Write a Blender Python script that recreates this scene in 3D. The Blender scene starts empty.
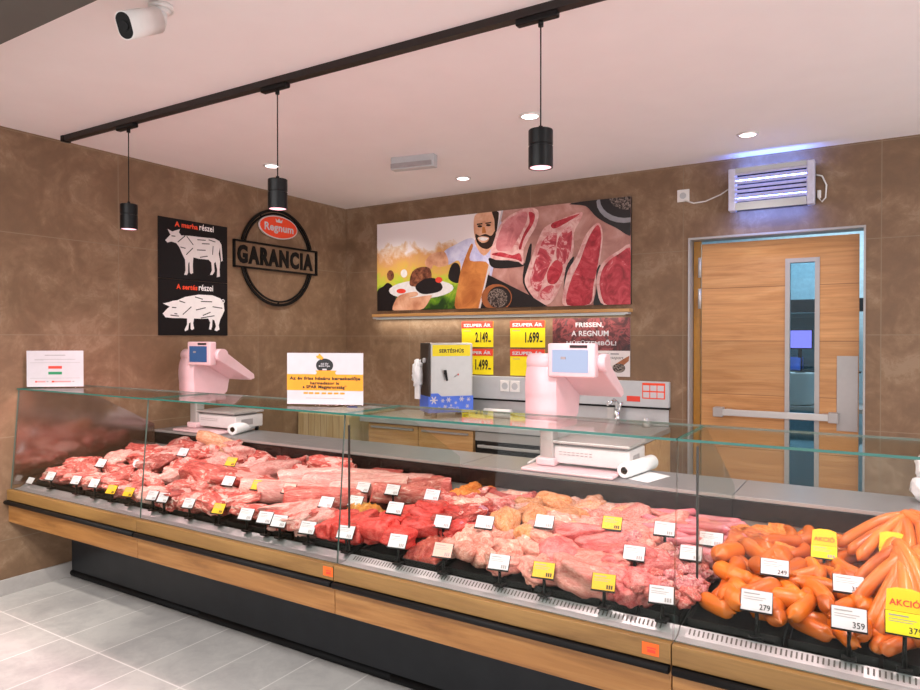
import bpy, bmesh, math, random
from mathutils import Vector, Matrix, Euler, noise
SC = bpy.context.scene
COL = SC.collection
R = math.radians
rnd = random.Random(7)

# ------------------------------------------------------------------ camera
FPX, YAW, PITCH = 680.5, R(31.708), R(-0.58)
CAM = Vector((4.344, 0.0, 1.5))
_d = Vector((-math.sin(YAW) * math.cos(PITCH), math.cos(YAW) * math.cos(PITCH), math.sin(PITCH)))
_r = Vector((math.cos(YAW), math.sin(YAW), 0))
_u = _r.cross(_d)
cam = bpy.data.cameras.new('camera')
cam.sensor_width = 36
cam.lens = 36 * FPX / 920
cam.clip_start = 0.05
camo = bpy.data.objects.new('camera', cam)
COL.objects.link(camo)
camo.matrix_world = Matrix.Translation(CAM) @ Matrix((( _r.x, _u.x, -_d.x), (_r.y, _u.y, -_d.y), (_r.z, _u.z, -_d.z))).to_4x4()
SC.camera = camo


def at(px, py, ax, val):
    """point of a real plane (x, y or z = val) measured from the photo"""
    v = _d + _r * ((px - 460) / FPX) - _u * ((py - 345) / FPX)
    return CAM + v * ((val - CAM[ax]) / v[ax])


# ------------------------------------------------------------------ materials
def lin(c):
    if isinstance(c, str):
        c = tuple(int(c[i:i + 2], 16) / 255 for i in (0, 2, 4))
    return tuple(x / 12.92 if x <= .04045 else ((x + .055) / 1.055) ** 2.4 for x in c) + (1,)


class N:
    def __init__(s, name):
        s.m = bpy.data.materials.new(name)
        s.m.use_nodes = True
        s.t = s.m.node_tree
        s.b = s.t.nodes['Principled BSDF']
        s.out = s.t.nodes['Material Output']

    def n(s, kind, **kw):
        x = s.t.nodes.new(kind)
        for k, v in kw.items():
            setattr(x, k, v)
        return x

    def l(s, a, b):
        s.t.links.new(a, b)

    def ramp(s, stops, fac=None):
        r = s.n('ShaderNodeValToRGB')
        e = r.color_ramp.elements
        while len(e) < len(stops):
            e.new(.5)
        for i, (p, c) in enumerate(stops):
            e[i].position = p
            e[i].color = lin(c) if not (isinstance(c, tuple) and len(c) == 4) else c
        if fac is not None:
            s.l(fac, r.inputs[0])
        return r

    def noise(s, vec, scale, detail=4, rough=.55, dist=0):
        x = s.n('ShaderNodeTexNoise')
        x.inputs['Scale'].default_value = scale
        x.inputs['Detail'].default_value = detail
        x.inputs['Roughness'].default_value = rough
        x.inputs['Distortion'].default_value = dist
        s.l(vec, x.inputs['Vector'])
        return x

    def mix(s, a, b, fac, mode='MIX'):
        x = s.n('ShaderNodeMix', data_type='RGBA', blend_type=mode)
        for v, i in ((a, 6), (b, 7), (fac, 0)):
            if hasattr(v, 'default_value'):
                s.l(v, x.inputs[i])
            else:
                x.inputs[i].default_value = v
        return x.outputs[2]

    def bump(s, h, strength, dist=.01):
        x = s.n('ShaderNodeBump')
        x.inputs['Strength'].default_value = strength
        x.inputs['Distance'].default_value = dist
        s.l(h, x.inputs['Height'])
        s.l(x.outputs[0], s.b.inputs['Normal'])

    def coord(s):
        return s.n('ShaderNodeTexCoord').outputs['Object']


def plain(name, c, rough=.5, metal=0, emit=0, var=.04, scale=30, coat=0):
    k = N(name)
    co = k.coord()
    nz = k.noise(co, scale, 3)
    L = lin(c)
    dk = tuple(x * (1 - var * 2.2) for x in L[:3]) + (1,)
    lt = tuple(min(1, x * (1 + var * 2.2)) for x in L[:3]) + (1,)
    r = k.ramp([(.3, dk), (.7, lt)], nz.outputs[0])
    k.l(r.outputs[0], k.b.inputs['Base Color'])
    k.b.inputs['Roughness'].default_value = rough
    k.b.inputs['Metallic'].default_value = metal
    k.b.inputs['Coat Weight'].default_value = coat
    if emit:
        k.b.inputs['Emission Color'].default_value = L
        k.b.inputs['Emission Strength'].default_value = emit
    return k.m


def glow(name, c, strength):
    k = N(name)
    k.b.inputs['Base Color'].default_value = (.02, .02, .025, 1) if strength < 1.3 else lin(c)
    k.b.inputs['Emission Color'].default_value = lin(c)
    k.b.inputs['Emission Strength'].default_value = strength
    return k.m


def glass(name, tint, rmax=.5, base=.014, rough=.0):
    """thin pane: clear transmission plus Fresnel reflection"""
    k = N(name)
    k.t.nodes.remove(k.b)
    tr = k.n('ShaderNodeBsdfTransparent')
    tr.inputs[0].default_value = lin(tint)
    gl = k.n('ShaderNodeBsdfGlossy')
    gl.inputs['Roughness'].default_value = rough
    lw_ = k.n('ShaderNodeLayerWeight')
    pw = k.n('ShaderNodeMath', operation='POWER')
    k.l(lw_.outputs['Facing'], pw.inputs[0])
    pw.inputs[1].default_value = 5
    ma = k.n('ShaderNodeMath', operation='MULTIPLY_ADD')
    k.l(pw.outputs[0], ma.inputs[0])
    ma.inputs[1].default_value = rmax
    ma.inputs[2].default_value = base
    mx = k.n('ShaderNodeMixShader')
    k.l(ma.outputs[0], mx.inputs[0])
    k.l(tr.outputs[0], mx.inputs[1])
    k.l(gl.outputs[0], mx.inputs[2])
    k.l(mx.outputs[0], k.out.inputs[0])
    return k.m


def concrete(name, stops, u, joint=None, tw=1.2, th=.6, ou=0, ov=.32, sc=1.0, rough=.55, jw=.0028, jc='6b5442', stag=0.0):
    """large-format tiles; u: which axes run across / up"""
    k = N(name)
    co = k.coord()
    sep = k.n('ShaderNodeSeparateXYZ')
    k.l(co, sep.inputs[0])
    cmb = k.n('ShaderNodeCombineXYZ')
    for i, ax in enumerate(u):
        a = k.n('ShaderNodeMath', operation='SUBTRACT')
        k.l(sep.outputs[ax], a.inputs[0])
        a.inputs[1].default_value = (ou - tw * round(12 / tw), ov - th * round(12 / th))[i]
        k.l(a.outputs[0], cmb.inputs[i])
    br = k.n('ShaderNodeTexBrick')
    br.offset = stag
    br.squash = 1
    k.l(cmb.outputs[0], br.inputs['Vector'])
    br.inputs['Scale'].default_value = 1
    br.inputs['Mortar Size'].default_value = jw
    br.inputs['Mortar Smooth'].default_value = .1
    br.inputs['Brick Width'].default_value = tw
    br.inputs['Row Height'].default_value = th
    br.inputs['Color1'].default_value = (.25, .25, .25, 1)
    br.inputs['Color2'].default_value = (.75, .75, .75, 1)
    n1 = k.noise(co, 2.6 * sc, 8, .68, .9)
    n2 = k.noise(co, 11 * sc, 9, .74, .8)
    m = k.n('ShaderNodeMath', operation='MULTIPLY_ADD')
    k.l(n2.outputs[0], m.inputs[0])
    m.inputs[1].default_value = .55
    k.l(n1.outputs[0], m.inputs[2])
    m2 = k.n('ShaderNodeMath', operation='MULTIPLY_ADD')
    bw = k.n('ShaderNodeRGBToBW')
    k.l(br.outputs['Color'], bw.inputs[0])
    k.l(bw.outputs[0], m2.inputs[0])
    m2.inputs[1].default_value = .16
    k.l(m.outputs[0], m2.inputs[2])
    r = k.ramp(stops, m2.outputs[0])
    c = k.mix(r.outputs[0], lin(jc), br.outputs['Fac'])
    k.l(c, k.b.inputs['Base Color'])
    rr = k.ramp([(.4, (rough - .1,) * 3 + (1,)), (.8, (rough + .12,) * 3 + (1,))], m.outputs[0])
    k.l(rr.outputs[0], k.b.inputs['Roughness'])
    k.bump(n2.outputs[0], .12, .004)
    return k.m


def wood(name, a, b, c, axis=0, rough=.42, rings=5.5, joint=None):
    k = N(name)
    co = k.coord()
    mp = k.n('ShaderNodeMapping')
    s = [14, 14, 14]
    s[axis] = 1.3
    mp.inputs['Scale'].default_value = s
    k.l(co, mp.inputs[0])
    n1 = k.noise(mp.outputs[0], 1.0, 6, .62, 1.2)
    mp2 = k.n('ShaderNodeMapping')
    s2 = [90, 90, 90]
    s2[axis] = 3
    mp2.inputs['Scale'].default_value = s2
    k.l(co, mp2.inputs[0])
    n2 = k.noise(mp2.outputs[0], 1.0, 3)
    r = k.ramp([(.30, a), (.5, b), (.68, c)], n1.outputs[0])
    f = k.ramp([(.35, (.80, .80, .80, 1)), (.6, (1, 1, 1, 1))], n2.outputs[0])
    col = k.mix(r.outputs[0], f.outputs[0], .7, 'MULTIPLY')
    if joint:
        wv = k.n('ShaderNodeTexBrick')
        wv.offset = .37
        sep = k.n('ShaderNodeSeparateXYZ')
        k.l(co, sep.inputs[0])
        cb = k.n('ShaderNodeCombineXYZ')
        k.l(sep.outputs[joint[0]], cb.inputs[0])
        k.l(sep.outputs[joint[1]], cb.inputs[1])
        k.l(cb.outputs[0], wv.inputs[0])
        wv.inputs['Scale'].default_value = 1
        wv.inputs['Brick Width'].default_value = joint[2]
        wv.inputs['Row Height'].default_value = joint[3]
        wv.inputs['Mortar Size'].default_value = .0025
        wv.inputs['Color1'].default_value = (.86, .86, .86, 1)
        wv.inputs['Color2'].default_value = (1, 1, 1, 1)
        wv.inputs['Mortar'].default_value = (.45, .4, .36, 1)
        col = k.mix(col, wv.outputs[0], 1.0, 'MULTIPLY')
    k.l(col, k.b.inputs['Base Color'])
    k.b.inputs['Roughness'].default_value = rough
    return k.m


def meat(name, dark, base, light, fat, fatpos=.66, scale=2.2, rough=.27, bump=.5, hue=.10, spots=None):
    """raw meat: lean colours, veins of fat, wet sheen; varies from piece to piece"""
    k = N(name)
    co = k.coord()
    oi = k.n('ShaderNodeObjectInfo')
    sc = k.n('ShaderNodeVectorMath', operation='SCALE')
    sc.inputs[0].default_value = (37, 53, 71)
    k.l(oi.outputs['Random'], sc.inputs['Scale'])
    ad = k.n('ShaderNodeVectorMath', operation='ADD')
    k.l(co, ad.inputs[0])
    k.l(sc.outputs[0], ad.inputs[1])
    n1 = k.noise(ad.outputs[0], scale, 5, .6, 1.4)
    n2 = k.noise(ad.outputs[0], scale * 5, 5, .65, .8)
    r = k.ramp([(.30, dark), (.46, base), (.58, light), (fatpos, light), (fatpos + .05, fat)], n1.outputs[0])
    f = k.ramp([(.34, (.62, .52, .52, 1)), (.54, (1, 1, 1, 1))], n2.outputs[0])  # crease shade put into the colour as dark mottling
    c = k.mix(r.outputs[0], f.outputs[0], .8, 'MULTIPLY')
    hs = k.n('ShaderNodeHueSaturation')
    v = k.n('ShaderNodeMapRange')
    v.inputs[3].default_value = 1 - hue * 2.4
    v.inputs[4].default_value = 1 + hue * 1.6
    k.l(oi.outputs['Random'], v.inputs[0])
    k.l(v.outputs[0], hs.inputs['Value'])
    k.l(c, hs.inputs['Color'])
    k.l(hs.outputs[0], k.b.inputs['Base Color'])
    k.b.inputs['Roughness'].default_value = rough
    k.b.inputs['Specular IOR Level'].default_value = .5
    k.bump(n2.outputs[0], bump, .02)
    return k.m


M = {}
M['wall_b'] = concrete('brown concrete tile, back', [(.56, '6a513b'), (.80, '795d45'), (.93, '866a51'), (1.0, '927860')], (0, 2), ou=.746, jc='87735d')
M['wall_l'] = concrete('brown concrete tile, side', [(.56, '6a513b'), (.80, '795d45'), (.93, '866a51'), (1.0, '927860')], (1, 2), ou=2.68, jc='87735d')
M['floor'] = concrete('grey floor tile', [(.35, '8d8986'), (.7, 'a39f9c'), (1.0, 'b4b0ac')], (0, 1), tw=.3, th=.6, ou=.1, ov=.2, rough=.36, jw=.004, jc='dcd8d4', sc=1.4)
M['base'] = concrete('grey skirting tile', [(.35, '97918d'), (.7, 'a8a29e'), (1.0, 'b6b0ac')], (1, 2), tw=1.2, th=5, ou=.3, ov=0, jc='b7b1ab')
M['ceil'] = plain('white ceiling paint', 'f3eded', .8, var=.006, scale=4)
M['soffit'] = plain('dark grey soffit paint', '5c5a55', .7, var=.03, scale=3)
M['black'] = plain('black plastic', '100f0f', .42, var=0)
M['grille'] = plain('steel front grille', 'a3a2a4', .4, .35, var=.01)
M['fascia'] = plain('black brown fascia', '17110f', .25, var=0)
M['slot'] = plain('dark slot', '4d4846', .6)
M['tagw'] = plain('white price card', 'd8d2d8', .5, var=.01)
M['glassline'] = plain('grey green glass edge', '566a64', .2, var=.02)
M['blackmetal'] = plain('black satin metal', '1b1b1c', .35, .2)
M['track'] = plain('dark brown lighting track', '1d1512', .45)
M['slate'] = plain('dark slate laminate', '2c2e31', .28, var=.05, scale=8)
M['rubber'] = plain('black rubber', '0b0b0c', .6, var=.01)
M['white'] = plain('white plastic', 'e6e3e0', .4, var=.01)
M['whitep'] = plain('white paper', 'cbc5ca', .6, var=.01)
M['steel'] = plain('brushed stainless steel', 'bfbdbb', .36, .45, var=.012, scale=20)
M['steeld'] = plain('matt stainless ledge', '8b898b', .36, .4, var=.02, scale=14)
M['steell'] = plain('pale steel sheet', 'bfc0c1', .4, .4, var=.02, scale=14)
M['alu'] = plain('anodised aluminium', 'a6a19f', .4, .25, var=.01)
M['pan'] = plain('pale grey duct panel', 'bcbec1', .45, .1, var=.01)
M['chrome'] = plain('chrome', 'd6d6d8', .08, 1)
M['scale'] = plain('pale pink scale housing', 'e2c2c6', .35, var=.01)
M['scalew'] = plain('white scale base', 'd5cfd0', .4, var=.01)
M['darkcover'] = plain('dark brown cover', '3a302b', .5)
M['oakx'] = wood('pale oak board', '73522a', '8b6738', '9a7542', 0)
M['oaklow'] = wood('oak lower board', '7a4f26', '9a6a38', 'ad7d48', 0)
M['oakd'] = wood('honey oak cabinet front', 'b5834e', 'c99761', 'd6a872', 0)
M['oaks'] = wood('oak shelf board', 'b78349', 'c8955a', 'd3a66c', 0)
M['oakz'] = wood('pale butcher block', 'c4a878', 'd6bd90', 'e2cda4', 2, joint=(2, 0, 4.0, .07))
M['door'] = wood('honey beech door planks', 'b27a44', 'c68d55', 'd29c64', 0, joint=(0, 2, 7.0, .37), rough=.4)
M['jamb'] = plain('ochre door jamb', 'b98231', .4)
M['bluewall'] = plain('pale blue corridor wall', 'b9d3de', .7)
M['bluefloor'] = plain('pale grey corridor floor', 'b4c3c8', .5)
M['teal'] = plain('dark teal cabinet', '4c6a70', .45)
M['glass'] = glass('clear counter glass', 'f4f9f6')
M['coated'] = glass('coated reflective end pane', 'f1ebea', .5, .2, .12)
M['doorglass'] = glass('bluish door glass', 'd4e6ee')
M['glassedge'] = plain('green glass edge', '2f6d63', .1, var=.02)
M['darkedge'] = plain('dark edge seal', '24211f', .5)
M['yellow'] = plain('yellow card', 'f3dc12', .5, var=.01)
M['tagyel'] = plain('amber price card', 'eab51c', .5, var=.02)
M['red'] = plain('signal red print', 'df3f2d', .5, var=.01)
M['redor'] = plain('orange red print', 'f04a24', .5, var=.01)
M['orange'] = plain('orange print', 'f39a1e', .5, var=.02)
M['orangest'] = plain('orange sticker', 'f0641c', .5, var=.02)
M['green'] = plain('green print', '1d8a57', .5, var=.01)
M['ink'] = plain('black ink', '1a1718', .5)
M['grey'] = plain('grey ink', '9c9697', .6)
M['lpink'] = plain('light red ink', 'e78f90', .6)
M['posterblk'] = plain('black poster board', '130f11', .55, var=.02)
M['cowgrey'] = plain('light grey print', 'd6cccb', .6, var=.015)
M['pigwhite'] = plain('white print', 'f1ecec', .6, var=.01)
M['signblk'] = plain('black sign metal', '0e0c0b', .6)
M['bluep'] = plain('blue snow print', '4a6fd6', .5, var=.06, scale=9)
M['acryl'] = glass('clear acrylic', 'fbf3f4')
M['led'] = glow('warm lamp diffuser', 'ffe9ea', 6)
M['ledpink'] = glow('pink meat lamp diffuser', 'ffbcc8', 1.4)
M['ledstrip'] = glow('cool white shelf light', 'eef0e0', .45)
M['louv'] = plain('pale lilac louvre', 'c9c8dc', .4, .1)
M['uv'] = glow('ultraviolet tube', '7f95ff', 14)
M['uvspark'] = glow('tube hot spot', 'e6ecff', 10)
M['screen'] = glow('lit scale display', 'c8d8fb', .62)
M['screenb'] = glow('blue scale display', '22609a', .55)
M['monitor'] = glow('lit monitor', 'a08cff', 1.2)
M['tube'] = glow('corridor tube light', 'f4fbff', 2.5)
M['plastic_bag'] = plain('white plastic film', 'eeeeef', .3, var=.02)
M['cardbrown'] = plain('brown cardboard core', '6b4b33', .8)
M['paperY'] = plain('cream note paper', 'e6d9be', .7)

M['pork'] = meat('pale pink pork', 'a23c38', 'cc645c', 'dc8278', 'edbdb0', .60)
M['porkleg'] = meat('rosy pork leg', '983330', 'c5564e', 'd6746a', 'ebb6a8', .58, 1.8)
M['porkdark'] = meat('dark red pork', '7c2624', 'ab3f39', 'c45c53', 'e0a095', .64, 2.6)
M['fatcap'] = meat('white pork fat', 'cf827b', 'dd9b93', 'e6aea5', 'efcabf', .6, 2.0, bump=.3)
M['loin'] = meat('red loin face', 'b03f3a', 'c95a52', 'd46a60', 'e29c8f', .70, 1.6, bump=.2)
M['skin'] = meat('tan pork skin', 'c07c5a', 'd69a78', 'e2b092', 'ecc4aa', .64, 2.0, bump=.25)
M['beef'] = meat('bright red beef', 'a3211d', 'c93a34', 'd5514a', 'e08a80', .72, 1.7, bump=.3)
M['mince'] = meat('coarse minced beef', '8b2a22', 'b5483c', 'c4604f', 'd9988a', .62, 9, bump=1.0)
M['bone'] = meat('bone and marrow', 'c98574', 'e0ab98', 'e9c2b0', 'f1dccd', .6, 2.6)
M['liver'] = meat('mauve offal', 'a8566a', 'c67f92', 'd49eb0', 'e0bccb', .62, 2.0, rough=.22)
M['chick'] = meat('pale chicken flesh', 'c97563', 'df9684', 'e9ab9a', 'f2c9b8', .60, 1.9, bump=.4)
M['chickskin'] = meat('yellow chicken skin', 'c4743f', 'dc935c', 'e7a878', 'f0c29a', .62, 2.4, bump=.6)
M['fillet'] = meat('pink poultry fillet', 'c9665c', 'de887b', 'e89d8f', 'f1beb0', .64, 1.6, bump=.35)
M['turkey'] = meat('rose turkey breast', 'b84a4c', 'd06866', 'dc807a', 'e8a8a0', .64, 1.6, bump=.3)
M['giblet'] = meat('pink giblets', 'b04a52', 'd07a80', 'dfa09c', 'efcbc1', .58, 2.4)
M['rawsaus'] = meat('raw pink sausage', 'c15260', 'd56f7a', 'de868c', 'e9b0b0', .68, 2.6, bump=.2)
M['orangech'] = meat('orange marinated chicken', 'c65a1e', 'e0812f', 'e9984a', 'f0b670', .64, 2.2)
M['crack'] = meat('orange cracklings', 'a8541c', 'd2802f', 'e29c48', 'efc07a', .6, 8, bump=1.0)
M['saus'] = meat('smoked orange sausage', 'a84404', 'cd630c', 'd87014', 'e2953c', .70, 1.3, rough=.27, bump=.08, hue=.09)
M['frank'] = meat('pale orange frankfurter', 'b95216', 'd06a22', 'da782c', 'e29650', .70, 1.2, rough=.32, bump=.08, hue=.07)
M['smoked'] = meat('smoked red brown meat', 'a03f1c', 'c8602a', 'd98040', 'e6a56a', .62, 2.2)


# ------------------------------------------------------------------ mesh builder
class MB:
    def __init__(s):
        s.bm = bmesh.new()
        s.mats = []

    def mi(s, m):
        if m not in s.mats:
            s.mats.append(m)
        return s.mats.index(m)

    def _fin(s, faces, m, smooth=False):
        i = s.mi(m)
        for f in faces:
            f.material_index = i
            f.smooth = smooth

    def box(s, lo, hi, m, bev=0, rot=None, seg=2):
        lo, hi = Vector(lo), Vector(hi)
        c, d = (lo + hi) / 2, hi - lo
        mat = Matrix.Translation(c) @ (rot.to_4x4() if rot is not None else Matrix()) @ Matrix.Diagonal((abs(d.x), abs(d.y), abs(d.z), 1))
        before = set(s.bm.faces)
        v = bmesh.ops.create_cube(s.bm, size=1, matrix=mat)['verts']
        if bev:
            e = list({e for x in v for e in x.link_edges})
            bmesh.ops.bevel(s.bm, geom=e, offset=bev, segments=seg, affect='EDGES', profile=.5)
        s._fin([f for f in s.bm.faces if f not in before], m, bool(bev) and seg > 2)
        return s

    def cyl(s, p0, p1, r0, m, r1=None, n=24, caps=True, smooth=True):
        p0, p1 = Vector(p0), Vector(p1)
        r1 = r0 if r1 is None else r1
        return s.tube([p0, p1], [r0, r1], m, n, caps, smooth)

    def tube(s, pts, rad, m, n=12, caps=True, smooth=True):
        pts = [Vector(p) for p in pts]
        if not isinstance(rad, (list, tuple)):
            rad = [rad] * len(pts)
        rings = []
        up = None
        for i, p in enumerate(pts):
            t = (pts[min(i + 1, len(pts) - 1)] - pts[max(i - 1, 0)]).normalized()
            if up is None:
                up = Vector((0, 0, 1)) if abs(t.z) < .9 else Vector((1, 0, 0))
            a = t.cross(up).normalized()
            b = a.cross(t).normalized()
            up = b
            rings.append([s.bm.verts.new(p + (a * math.cos(2 * math.pi * k / n) + b * math.sin(2 * math.pi * k / n)) * rad[i]) for k in range(n)])
        fs = []
        for A, B in zip(rings, rings[1:]):
            for k in range(n):
                fs.append(s.bm.faces.new((A[k], A[(k + 1) % n], B[(k + 1) % n], B[k])))
        s._fin(fs, m, smooth)
        if caps:
            cf = [s.bm.faces.new(rings[0][::-1]), s.bm.faces.new(rings[-1])]
            s._fin(cf, m, False)
        return s

    def prism(s, pts, vec, m, bev=0, smooth=False):
        """polygon (list of 3-D points) pushed along vec"""
        vec = Vector(vec)
        before = set(s.bm.faces)
        a = [s.bm.verts.new(Vector(p)) for p in pts]
        b = [s.bm.verts.new(Vector(p) + vec) for p in pts]
        n = len(a)
        fs = [s.bm.faces.new(a[::-1]), s.bm.faces.new(b)]
        side = [s.bm.faces.new((a[i], a[(i + 1) % n], b[(i + 1) % n], b[i])) for i in range(n)]
        bmesh.ops.recalc_face_normals(s.bm, faces=fs + side)
        if bev:
            e = list({e for f in fs for e in f.edges})
            bmesh.ops.bevel(s.bm, geom=e, offset=bev, segments=2, affect='EDGES', profile=.5)
        s._fin([f for f in s.bm.faces if f not in before], m, False)
        if smooth:
            for f in side:
                if f.is_valid:
                    f.smooth = True
        return s

    def poly(s, pts, m):
        f = s.bm.faces.new([s.bm.verts.new(Vector(p)) for p in pts])
        s._fin([f], m)
        return s

    def ball(s, c, r, m, sub=2, fn=None):
        before = set(s.bm.faces)
        v = bmesh.ops.create_icosphere(s.bm, subdivisions=sub, radius=1)['verts']
        for x in v:
            d = x.co.copy()
            if fn:
                d = fn(d)
            x.co = Vector(c) + Vector((d.x * r[0], d.y * r[1], d.z * r[2]))
        s._fin([f for f in s.bm.faces if f not in before], m, True)
        return s

    def lathe(s, prof, c, m, axis='z', n=28, smooth=True):
        """profile [(radius, height)...] spun about an axis through c"""
        c = Vector(c)
        rings = []
        for r, h in prof:
            ring = []
            for k in range(n):
                a = 2 * math.pi * k / n
                x, y = r * math.cos(a), r * math.sin(a)
                ring.append(s.bm.verts.new(c + (Vector((x, y, h)) if axis == 'z' else Vector((x, h, y)) if axis == 'y' else Vector((h, x, y)))))
            rings.append(ring)
        fs = []
        for A, B in zip(rings, rings[1:]):
            for k in range(n):
                fs.append(s.bm.faces.new((A[k], A[(k + 1) % n], B[(k + 1) % n], B[k])))
        fs.append(s.bm.faces.new(rings[0][::-1]))
        fs.append(s.bm.faces.new(rings[-1]))
        bmesh.ops.recalc_face_normals(s.bm, faces=fs)
        s._fin(fs, m, smooth)
        fs[-1].smooth = fs[-2].smooth = False
        return s

    def mesh(s, name, org=None):
        me = bpy.data.meshes.new(name)
        if org is not None:
            for v in s.bm.verts:
                v.co -= org
        s.bm.to_mesh(me)
        s.bm.free()
        for m in s.mats:
            me.materials.append(M[m])
        return me

    def build(s, name, parent=None, own=False):
        """ONE mesh object; points are in world space, parent is an unrotated Empty/mesh"""
        org = Vector((0, 0, 0))
        if parent is not None and not own:
            org = wloc(parent)
        o = bpy.data.objects.new(name, s.mesh(name, org))
        COL.objects.link(o)
        if parent is not None:
            o.parent = parent
        return o


def wloc(o):
    v = Vector((0, 0, 0))
    while o is not None:
        v += o.location
        o = o.parent
    return v


def tag(o, label, cat, group=None):
    o['label'] = label
    o['category'] = cat
    if group:
        o['group'] = group
    return o


def thing(name, label, cat, loc=(0, 0, 0), group=None):
    o = bpy.data.objects.new(name, None)
    o.empty_display_size = .05
    COL.objects.link(o)
    o.location = loc
    return tag(o, label, cat, group)


def struct(o):
    o['kind'] = 'structure'
    return o


def text_mesh(body, bold=.0, space=1.0):
    cu = bpy.data.curves.new('lettering', 'FONT')
    cu.body = body
    cu.offset = bold
    cu.resolution_u = 3
    cu.space_character = space if space != 1 else 1 + bold * 1.6
    t = bpy.data.objects.new('lettering', cu)
    COL.objects.link(t)
    dg = bpy.context.evaluated_depsgraph_get()
    me = bpy.data.meshes.new_from_object(t.evaluated_get(dg))
    bpy.data.objects.remove(t)
    bpy.data.curves.remove(cu)
    return me


def text(mb, body, org, u, v, w, h, m, n_off=.001, bold=.0, depth=0, slant=0, space=1.0):
    """lettering fitted into a w x h box with its lower corner at org, added to builder mb"""
    me = text_mesh(body, bold, space)
    u, v, org = Vector(u).normalized(), Vector(v).normalized(), Vector(org)
    nn = u.cross(v).normalized()
    xs = [p.co.x for p in me.vertices]
    ys = [p.co.y for p in me.vertices]
    if not xs:
        return
    x0, x1, y0, y1 = min(xs), max(xs), min(ys), max(ys)
    sx, sy = w / max(1e-6, x1 - x0), h / max(1e-6, y1 - y0)
    before = set(mb.bm.faces)
    vs = []
    for p in me.vertices:
        yy = (p.co.y - y0) * sy
        vs.append(mb.bm.verts.new(org + u * ((p.co.x - x0) * sx + slant * yy) + v * yy + nn * n_off))
    fs = []
    for f in me.polygons:
        try:
            fs.append(mb.bm.faces.new([vs[i] for i in f.vertices]))
        except ValueError:
            pass
    if depth:
        r = bmesh.ops.extrude_face_region(mb.bm, geom=fs)
        for x in r['geom']:
            if isinstance(x, bmesh.types.BMVert):
                x.co += nn * depth
    mb._fin([f for f in mb.bm.faces if f not in before], m)
    bpy.data.meshes.remove(me)


def copy_tree(o, parent=None):
    c = o.copy()
    COL.objects.link(c)
    if parent is not None:
        c.parent = parent
    for ch in o.children:
        copy_tree(ch, c)
    return c


# ------------------------------------------------------------------ the room
YB = 4.962      # face of the back wall
ZC = 2.73       # ceiling
XR, YF = 7.0, -4.0
M['floor'] = concrete('grey floor tile', [(.4, '9a9694'), (.68, 'b0acaa'), (.95, 'c2beba')], (0, 1), tw=.307, th=.61, ou=.26, ov=1.84, rough=.36, jw=.004, jc='dcd8d4', sc=1.4)
struct(MB().box((-.3, YF, -.1), (XR, YB + .3, 0), 'floor').build('floor'))
struct(MB().box((-.3, YF, ZC), (XR, YB + .3, ZC + .1), 'ceil').build('ceiling'))
struct(MB().box((-.15, YF, 0), (0, YB + .15, ZC), 'wall_l').build('wall_left'))
DX0, DX1, DZ = 3.185, 4.262, 2.205
b = MB()
b.box((0, YB, 0), (DX0, YB + .15, ZC), 'wall_b')
b.box((DX1, YB, 0), (XR, YB + .15, ZC), 'wall_b')
b.box((DX0, YB, DZ), (DX1, YB + .15, ZC), 'wall_b')
struct(b.build('wall_back'))
struct(MB().box((0, YF, 0), (.012, 2.36, .092), 'base', .002).build('baseboard_left'))
struct(MB().box((.002, YF, 2.61), (XR, 1.285, ZC), 'soffit').build('trim_1'))

# door and its frame
d = thing('door_1', 'honey wood plank door with a narrow tall window and steel push bar', 'door', (3.26, YB + .06, 0))
d['kind'] = 'structure'
fr = MB()
fr.box((DX0 - .002, YB - .012, 0), (DX0 + .010, YB + .15, DZ - .012), 'alu')
fr.box((DX1 - .010, YB - .012, 0), (DX1 + .002, YB + .15, DZ - .012), 'alu')
fr.box((DX0 - .002, YB - .012, DZ - .012), (DX1 + .002, YB + .15, DZ + .002), 'alu')
fr.box((DX0 + .012, YB + .10, 0), (DX0 + .062, YB + .14, DZ - .012), 'jamb', .002)
fr.build('door_frame', d)
LX0, LX1, LZ1, LY = 3.262, 4.228, 2.165, YB + .06
WX0, WX1, WZ0, WZ1 = 3.80, 4.005, .45, 2.03
lf = MB()
lf.box((LX0, LY, .01), (WX0, LY + .045, LZ1), 'door')
lf.box((WX1, LY, .01), (LX1, LY + .045, LZ1), 'door')
lf.box((WX0, LY, WZ1), (WX1, LY + .045, LZ1), 'door')
lf.box((WX0, LY, .01), (WX1, LY + .045, WZ0), 'door')
lf.build('door_leaf', d)
wf = MB()
for a, bb in (((WX0, WZ0), (WX0 + .028, WZ1)), ((WX1 - .028, WZ0), (WX1, WZ1)), ((WX0 + .028, WZ1 - .028), (WX1 - .028, WZ1)), ((WX0 + .028, WZ0), (WX1 - .028, WZ0 + .028))):
    wf.box((a[0], LY - .008, a[1]), (bb[0], LY + .053, bb[1]), 'alu')
w = wf.build('vision_panel_frame', d)
MB().box((WX0 + .025, LY + .018, WZ0 + .025), (WX1 - .025, LY + .026, WZ1 - .025), 'doorglass').build('pane', w)
pb = MB()
pb.box((3.37, LY - .075, .965), (4.10, LY - .055, 1.01), 'steel', .004)
pb.box((3.43, LY - .056, .967), (3.47, LY, 1.008), 'alu', .003)
pb.box((4.02, LY - .056, .967), (4.06, LY, 1.008), 'alu', .003)
pbo = pb.build('push_bar', d)
e = MB()
e.box((3.355, LY - .08, .955), (3.42, LY, 1.02), 'alu', .004)
e.box((4.06, LY - .08, .955), (4.115, LY, 1.02), 'alu', .004)
e.build('bar_end', pbo)
MB().box((4.105, LY - .004, .90), (LX1 - .004, LY, 1.385), 'alu', .0015).build('push_plate', d)
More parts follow.
